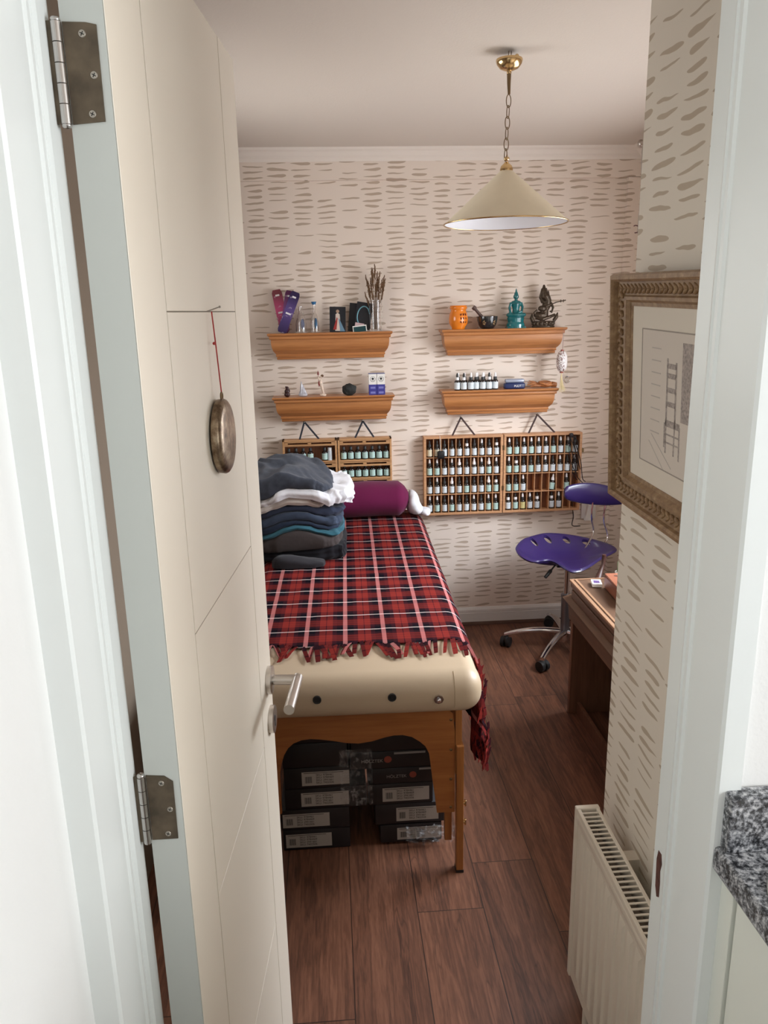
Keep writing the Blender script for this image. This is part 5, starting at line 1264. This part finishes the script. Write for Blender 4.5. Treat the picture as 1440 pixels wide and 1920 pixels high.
# loose flap on the blanket in front of the pile
m = MB()
def flapf(i, j):
    a = 2 * PI * i; t_ = j; r_ = math.sin(PI * (0.5 + 0.5 * t_)) if False else (1 - t_ ** 3)
    x = -0.150 + 0.105 * sp_(math.cos(a), 0.6) * r_ * (1 + 0.08 * noise.noise(Vector((math.cos(a) * 3, math.sin(a) * 3, 8)))); y = 2.952 + 0.040 * sp_(math.sin(a), 0.7) * r_
    return Vector((x, y, TZ + 0.0128 + (0.040 + 0.012 * math.sin(x * 20)) * t_ ** 0.5 + 0.002 * noise.noise(Vector((x * 30, y * 30, 1)))))
m.grid(72, 16, flapf, closed_u=True); bmesh.ops.remove_doubles(m.bm, verts=m.bm.verts, dist=1e-5)
tag(m.build('folded_flap', G['charcoal_wool'], smooth=179), 'dark charcoal garment flap lying on the tartan in front of the pile', 'garment')

# ------------------------------------------------------------------ cartons under the table
mBoxK = M('black_carton', srgb(34, 31, 33), 0.45, var=0.15, vs=12)
mLab = M('carton_label', srgb(176, 168, 160), 0.7); mBr = M('brand_dot', srgb(150, 72, 56), 0.6); mTx = M('brand_text', srgb(150, 146, 142), 0.6); mFilm = M('stretch_film', (0.9, 0.9, 0.92), 0.12, trans=0.0, spec=0.9)
mFilm2 = NT('clear_film'); mFilm2.l(mFilm2.ramp(mFilm2.noise(mFilm2.tc.outputs['Object'], 45, 5, 0.7), [(0.5, (0.04, 0.04, 0.04)), (0.62, (0.26, 0.26, 0.26)), (0.68, (0.06, 0.06, 0.06))]), mFilm2.b.inputs['Alpha']); mFilm2.b.inputs['Base Color'].default_value = (0.9, 0.92, 0.95, 1); mFilm2.b.inputs['Roughness'].default_value = 0.12
mFilm2.bump(mFilm2.noise(mFilm2.tc.outputs['Object'], 40, 4), 1.0, 0.02); mFilm2 = mFilm2.m
BY = 2.165
def carton(x0, x1, z0, h, label, lab=None, brand=None, rz=0.0, y=BY, D=0.36, ry=0.0):
    o = thing('carton', label, 'carton', ((x0 + x1) / 2, y, z0), rz, 'black cartons under the massage table'); o.rotation_euler = (0, ry, rz)
    w2 = (x1 - x0) / 2
    MB().box((-w2, 0, 0), (w2, D, h), 0.003, 2).build('carton_body', mBoxK, o, world=False, smooth=30)
    if lab:
        lx0, lx1 = lab[0] - (x0 + x1) / 2, lab[1] - (x0 + x1) / 2
        lo = MB().box((lx0, -0.0008, h * 0.14), (lx1, 0.0002, h * 0.80)).build('shipping_label', mLab, o, world=False)
        L = lx1 - lx0; q = MB()
        q.box((lx0 + L * 0.04, -0.0011, h * 0.735), (lx0 + L * 0.88, -0.0008, h * 0.755))
        for i in range(9): q.box((lx0 + L * (0.07 + 0.016 * i), -0.0011, h * 0.27), (lx0 + L * (0.07 + 0.016 * i + (0.010 if i % 3 else 0.006)), -0.0008, h * 0.58))
        lines = ['SKU: 9784461', 'SKU: 9784469', 'SKU: 2941661', 'SKU: 7402506']
        for i, t_ in enumerate(lines): textbm(q, t_, h * 0.13, (lx0 + L * 0.30, -0.0009, h * (0.60 - 0.125 * i)))
        q.build('label_print', mInk, lo, world=False, recalc=False)
    if brand is not None:
        bx = brand - (x0 + x1) / 2; q = MB(); textbm(q, 'HÖLZTEK', h * 0.26, (bx, -0.0006, h * 0.38)); q.build('brand_text', mTx, o, world=False, recalc=False)
        q = MB(); q.cyl((bx + 0.085, -0.0006, h * 0.52), (bx + 0.085, 0.001, h * 0.52), h * 0.20, seg=24); q.build('brand_dot', mBr, o, world=False)
        q = MB(); q.box((bx + 0.105, -0.0006, h * 0.80), (min(bx + 0.205, w2 - 0.004), 0.001, h * 0.92)); q.build('title_strip', mTx, o, world=False)
    return o
def X(px): return at(px, 1520, BY).x
hb = 0.074
def zpx(px, py): return at(px, py, BY).z
L1 = [(528, 655, (533, 620)), (526, 655, (529, 617.5)), (535, 688, (566, 655)), (536, 658, (569, 657))]
for i, (a, b, l) in enumerate(L1):
    carton(X(a), X(b), 0.001 + i * (hb + 0.001), hb, ['bottom', 'second', 'third', 'fourth'][i] + ' labelled black carton of the left stack under the table', (X(l[0]), X(l[1])))
z = 0.001 + 4 * (hb + 0.001)
carton(X(535), X(655), z, 0.085, 'unlabelled dark carton on top of the labelled left stack', None, None)
carton(X(538), X(652), z + 0.086, 0.08, 'topmost dark carton of the left stack, close under the table', None, None)
R1 = [(712, 828, (744, 826), -0.05), (703, 835, (743, 822), 0.0), (693, 812, (718, 805), 0.0)]
for i, (a, b, l, ry) in enumerate(R1):
    carton(X(a), X(b), 0.001 + i * (hb + 0.001) + (0.006 if i == 0 else 0), hb - (0.008 if i == 0 else 0), ['bottom', 'second', 'third'][i] + ' labelled black carton of the right stack under the table', (X(l[0]), X(l[1])))
z = 0.001 + 3 * (hb + 0.001)
carton(X(700), X(828), z, 0.056, 'black carton with brand print just above the labelled right cartons', None, X(726))
carton(X(660), X(826), z + 0.057, 0.060, 'wide black carton with brand print spanning towards the left stack', None, X(680))
carton(X(662), X(824), z + 0.118, 0.085, 'plain dark carton topmost of the right stack under the table', None, None)
# clear plastic film bunched at the lower right and over the cartons
def film(name, label, x0, x1, z0, z1, y, amp, seed):
    m = MB()
    def f(i, j):
        p = Vector((x0 + (x1 - x0) * i, y, z0 + (z1 - z0) * j)); 
        p.y += -amp * abs(noise.noise(Vector((i * 7 + seed, j * 5, 1)))) - amp * 0.4 * abs(noise.noise(Vector((i * 17 + seed, j * 15, 1)))); p.z = max(0.001, p.z + amp * 0.4 * noise.noise(Vector((i * 6, j * 4, seed)))); p.x += amp * 0.5 * noise.noise(Vector((j * 9, i * 3, seed)))
        return p
    m.grid(40, 24, f); return tag(m.build(name, mFilm2, smooth=179), label, 'plastic film')
film('plastic_film', 'crumpled clear plastic film around the lowest right carton', X(760), X(849), 0.012, 0.075, BY - 0.012, 0.030, 3)
film('stretch_wrap', 'clear stretch wrap clinging to the middle of the carton stacks', X(640), X(700), 0.16, 0.36, BY - 0.004, 0.010, 8)

# ------------------------------------------------------------------ purple tractor-seat stool
CHX, CHY = 1.148, 3.575
chair = thing('swivel_chair', 'purple plastic tractor-seat swivel chair with chrome base in the far corner', 'chair', (CHX, CHY, 0))
ol = [(967, 1022, 3.56), (970, 1032, 3.50), (979, 1040, 3.46), (992, 1047, 3.43), (1006, 1049.5, 3.42), (1020, 1047.5, 3.43), (1032, 1047, 3.43), (1043, 1051, 3.41), (1054, 1059, 3.38), (1066, 1066, 3.35), (1077, 1068.6, 3.34), (1092, 1066, 3.35), (1110, 1057, 3.39), (1130, 1043, 3.45), (1150, 1033, 3.50), (1157, 1026.6, 3.54), (1148, 1018, 3.60), (1125, 1010, 3.68), (1093, 1002.5, 3.73), (1060, 997, 3.75), (1025, 995, 3.75), (1000, 1000, 3.71), (980, 1007, 3.64)]
OL = [at(*p) for p in ol]; cen = sum(OL, Vector()) / len(OL); cen.z = 0.492
def cr(P, n=4):
    out = []; L = len(P)
    for i in range(L):
        p0, p1, p2, p3 = P[i - 1], P[i], P[(i + 1) % L], P[(i + 2) % L]
        for s_ in range(n):
            t_ = s_ / n; out.append(0.5 * ((2 * p1) + (p2 - p0) * t_ + (2 * p0 - 5 * p1 + 4 * p2 - p3) * t_ * t_ + (-p0 + 3 * p1 - 3 * p2 + p3) * t_ ** 3))
    return out
OL = cr(OL)
def seatf(i, j):
    p = OL[int(round(i * len(OL))) % len(OL)]; r = j
    q = cen.lerp(p, r); q.z = cen.z + (p.z - cen.z) * r ** 2.0 + 0.010 * math.sin(PI * r) * 0 - (0.012 * max(0, (r - 0.93) / 0.07) ** 2 if r > 0.93 else 0) + 0.0
    return q
m = MB(); g_ = m.grid(len(OL), 22, seatf, closed_u=True); bmesh.ops.remove_doubles(m.bm, verts=m.bm.verts, dist=1e-5)
seat = m.build('seat', mPurple, chair, smooth=179)
sm = seat.modifiers.new('s', 'SOLIDIFY'); sm.thickness = 0.013; sm.offset = -1
hm = MB()
for px, py in ((1001, 1016), (1027, 1011), (1062, 1011.5), (1099, 1017)):
    v = RM @ Vector((px - 720, py - 960, FPX)); best = None
    for kk in range(200):
        Y_ = 3.45 + 0.3 * kk / 199; p = CAM + v * (Y_ / v.y)
        d = math.hypot(p.x - cen.x, p.y - cen.y)
        # height of seat under p, approximated along the outline direction
        ang = math.atan2(p.y - cen.y, p.x - cen.x); bo_ = min(OL, key=lambda o_: abs(((math.atan2(o_.y - cen.y, o_.x - cen.x) - ang + PI) % (2 * PI)) - PI))
        r = d / math.hypot(bo_.x - cen.x, bo_.y - cen.y); zs_ = cen.z + (bo_.z - cen.z) * r * r
        e_ = abs(zs_ - p.z)
        if best is None or e_ < best[0]: best = (e_, p.copy())
    p = best[1] - Vector(seat.parent.location)
    hm.lathe([(0.017, -0.06), (0.017, 0.06)], (0, 0, 0), seg=20, M=Matrix.Translation(p) @ Matrix.Rotation(0.5, 4, 'Z') @ Matrix.Diagonal((1.0, 1.5, 1, 1)))
cut = hm.build('cutter', mPurple); cut.location = chair.location
bm_ = seat.modifiers.new('b', 'BOOLEAN'); bm_.object = cut; bm_.operation = 'DIFFERENCE'; bm_.solver = 'EXACT'
bpy.context.view_layer.update(); apply_mods(seat); bpy.data.objects.remove(cut)
for p in seat.data.polygons: p.use_smooth = True
seat.data.set_sharp_from_angle(angle=math.radians(50))
# backrest
A = at(1058, 924, 3.70); B = at(1172, 934, 3.64)
def backf(i, j):
    a = 2 * PI * i; t_ = j
    c0 = A.lerp(B, t_) + Vector((0, 0.035 * math.sin(PI * t_), 0)); hh_ = 0.056 * (max(0.02, math.sin(PI * min(1, max(0, (t_ * 0.86 + 0.07))))) ** 0.45) * (1.0 if t_ > 0.02 else 0.6)
    return c0 + Vector((0, 0.014 * math.cos(a), hh_ * math.sin(a)))
m = MB(); m.grid(24, 30, backf, closed_u=True)
m.bm.verts.ensure_lookup_table()
vv = m.bm.verts; m.bm.faces.new([vv[i] for i in range(24)]); m.bm.faces.new([vv[29 * 24 + i] for i in range(24)])
m.build('backrest', mPurple, chair, smooth=60)
for pts in ([(1112, 938, 3.70), (1109, 970, 3.70), (1112, 1000, 3.71), (1090, 1040, 3.60)], [(1136, 942, 3.69), (1132, 975, 3.69), (1138, 1012, 3.68), (1100, 1045, 3.60)]):
    cord(pts, 0.0052).build('back_rod', mChrome, chair, smooth=60)
m = MB(); m.cyl((CHX, CHY, 0.24), (CHX, CHY, 0.475), 0.0135, seg=24); m.build('gas_lift', mChrome, chair, smooth=50)
m = MB(); m.cyl((CHX, CHY, 0.085), (CHX, CHY, 0.285), 0.022, 0.0235, seg=28); m.lathe([(0.026, -0.006), (0.026, 0.006), (0.014, 0.012)], (CHX, CHY, 0.29), seg=24); m.build('column_sleeve', M('dark_steel', (0.25, 0.25, 0.27), 0.3, 0.9), chair, smooth=50)
m = MB(); m.box((CHX - 0.07, CHY - 0.06, 0.458), (CHX + 0.07, CHY + 0.06, 0.476), 0.004); m.build('seat_plate', mBlackPl, chair)
m = MB(); lv0 = at(1044, 1056, 3.47); lv1 = at(1022, 1083, 3.44); m.tube([lv0, lv0.lerp(lv1, 0.45)], 0.004, 8); m.tube([lv0.lerp(lv1, 0.45), lv0.lerp(lv1, 0.55), lv1], [0.005, 0.010, 0.008], 12); m.build('height_lever', mBlackPl, chair, smooth=60)
m = MB(); m.lathe([(0, -0.03), (0.034, -0.03), (0.036, 0.0), (0.033, 0.018), (0, 0.02)], (CHX, CHY, 0.085), seg=28); m.build('hub', mChrome, chair, smooth=50)
tips = []
p1 = atz(1013, 1262, 0.0); p2 = atz(963, 1212, 0.0)
a1 = math.atan2(p1.y - CHY, p1.x - CHX)
for i in range(5):
    a = a1 - i * 2 * PI / 5
    if i == 1: a = math.atan2(p2.y - CHY, p2.x - CHX)
    R_ = 0.30; d = Vector((math.cos(a), math.sin(a), 0)); n_ = Vector((-d.y, d.x, 0))
    m = MB(); rows = []
    for q in range(9):
        t_ = q / 8; r = 0.025 + (R_ - 0.02) * t_; zz = 0.095 + 0.012 * math.sin(PI * t_ * 0.7) - 0.040 * t_ ** 2.2; w_ = 0.019 - 0.006 * t_; hh_ = 0.016 - 0.006 * t_
        c0 = Vector((CHX, CHY, zz)) + d * r
        rows.append([m.bm.verts.new(c0 + n_ * (w_ * math.cos(b_)) + Vector((0, 0, hh_ * math.sin(b_)))) for b_ in [2 * PI * k_ / 14 for k_ in range(14)]])
    for x_, y_ in zip(rows, rows[1:]):
        for k_ in range(14): m.bm.faces.new((x_[k_], x_[(k_ + 1) % 14], y_[(k_ + 1) % 14], y_[k_]))
    m.bm.faces.new(rows[0]); m.bm.faces.new(rows[-1]); m.build('base_arm', mChrome, chair, smooth=60)
    m = MB(); c0 = Vector((CHX, CHY, 0.0265)) + d * (R_ - 0.005); tdir = Vector((math.cos(a + 1.2), math.sin(a + 1.2), 0)); nn_ = Vector((-tdir.y, tdir.x, 0))
    for s_ in (-1, 1): m.cyl(c0 + nn_ * (0.006 * s_), c0 + nn_ * (0.024 * s_), 0.0262, seg=24)
    m.ell(c0 + Vector((0, 0, 0.012)), (0.020, 0.020, 0.022), 14); m.cyl(c0 + Vector((0, 0, 0.02)), c0 + Vector((0, 0, 0.045)), 0.006, seg=10)
    m.build('caster', mRubber, chair, smooth=50)

# ------------------------------------------------------------------ desk along the right wall
DX0, DX1, DY0, DY1, DZ = 0.965, 1.54, 1.75, 2.955, 0.600
mDeskE = wood('desk_edge_wood', srgb(132, 98, 74), srgb(160, 124, 96), 'y', 0.4)
dk = thing('desk', 'light brown wooden desk with a sloping drawer front by the right wall', 'desk', ((DX0 + DX1) / 2, (DY0 + DY1) / 2, 0))
m = MB(); m.box((DX0, DY0, DZ - 0.030), (DX1, DY1, DZ), 0.003); m.build('desk_top', mDesk, dk)
m = MB(); m.box((DX0 - 0.006, DY0, DZ - 0.006), (DX0 + 0.008, DY1, DZ + 0.004), 0.002); m.box((DX0 + 0.016, DY0, DZ), (DX0 + 0.026, DY1, DZ + 0.003), 0.001); m.box((DX0, DY1 - 0.008, DZ), (DX1, DY1, DZ + 0.004), 0.001); m.build('top_edging', mDeskE, dk)
m = MB(); m.box((DX0 + 0.008, DY1 - 0.028, 0.0), (DX1, DY1 - 0.002, DZ - 0.031), 0.002); m.build('end_panel', mDeskZ, dk)
m = MB(); m.box((DX0 + 0.008, DY0 + 0.002, 0.0), (DX1, DY0 + 0.028, DZ - 0.031), 0.002); m.build('end_panel', mDeskZ, dk)
m = MB(); m.box((DX0 - 0.004, DY0 + 0.03, DZ - 0.066), (DX0 + 0.012, DY1 - 0.03, DZ - 0.032), 0.002); m.build('apron_rail', mDesk, dk)
m = MB(); m.prism([(DX0 - 0.028, DZ - 0.078), (DX0 + 0.004, DZ - 0.066), (DX0 + 0.012, DZ - 0.066), (DX0 + 0.012, DZ - 0.085), (DX0 + 0.016, DZ - 0.175), (DX0 + 0.004, DZ - 0.175), (DX0 - 0.004, DZ - 0.09)], DY0 + 0.03, DY1 + 0.012, 'y'); m.build('drawer_front', mDesk, dk)
m = MB(); m.box((DX1 - 0.02, DY0 + 0.03, 0.05), (DX1 - 0.005, DY1 - 0.03, DZ - 0.032)); m.box((DX0 + 0.04, DY0 + 0.03, 0.0), (DX0 + 0.055, DY1 - 0.03, 0.055)); m.build('back_panel', mDeskZ, dk)
mp = atz(1118, 1098, DZ)
mb_ = thing('matchbox', 'small white matchbox with a purple picture on the desk corner', 'matchbox', (mp.x, mp.y, DZ + 0.0035), -0.2)
MB().box((-0.019, -0.028, 0), (0.019, 0.028, 0.013)).build('sleeve', mPaper, mb_, world=False); MB().box((-0.012, -0.016, 0.013), (0.012, 0.016, 0.0134)).build('label_picture', M('purple_picture', srgb(92, 70, 120), 0.5, var=0.5, vs=200), mb_, world=False)
q = atz(1130, 1110, DZ)
bx_ = thing('carved_box', 'reddish brown wooden box with carved lid on the desk', 'box', (1.120, 2.745, DZ + 0.0035), -0.05)
MB().box((-0.058, -0.13, 0), (0.10, 0.10, 0.050), 0.003).build('box_body', wood('red_wood', srgb(104, 56, 40), srgb(140, 84, 62), 'y', 0.4, 2), bx_, world=False)
MB().box((-0.058, -0.13, 0.051), (0.10, 0.10, 0.058), 0.003).build('box_lid', wood('red_wood_lid', srgb(120, 70, 50), srgb(156, 98, 74), 'y', 0.4, 2), bx_, world=False)
m = MB()
for i in range(14): m.ell((random.uniform(-0.02, 0.07), random.uniform(-0.03, 0.07), 0.0585), (0.014, 0.006, 0.002), 8, M=Matrix.Rotation(i * 0.9, 4, 'Z'))
m.build('carved_motif', M('dark_carving', srgb(70, 46, 34), 0.6), bx_, world=False)
gp = thing('leafy_plant', 'pale green leaf tip of a plant at the far end of the desk', 'plant', (1.165, 2.915, DZ + 0.004))
m = MB(); m.lathe([(0, 0), (0.022, 0), (0.028, 0.035), (0.024, 0.036), (0, 0.03)], seg=20); m.build('pot', mBase, gp, world=False, smooth=40)
m = MB()
for a in range(7):
    t_ = a * 0.9
    m.ell((0.012 * math.cos(t_), 0.012 * math.sin(t_), 0.055), (0.004, 0.014, 0.030), 10, M=Matrix.Rotation(t_, 4, 'Z') @ Matrix.Rotation(0.35, 4, 'X'))
m.build('leaves', M('pale_leaf', srgb(150, 168, 128), 0.5), gp, world=False, smooth=60)
m = MB(); m.tube([at(1133, 1040, 3.10), at(1131, 1058, 3.10), at(1126, 1072, 3.08), at(1121, 1088, 3.06)], [0.009, 0.008, 0.011, 0.018], 12); p_ = at(1121, 1088, 3.06)
m.tube([p_, (p_.x, p_.y, 0.0)], [0.018, 0.022], 12)
o = m.build('wooden_stand', M('dark_carved_wood', srgb(66, 38, 30), 0.45, var=0.3, vs=60), smooth=60); tag(o, 'dark brown carved wooden stand rising behind the end of the desk', 'stand')
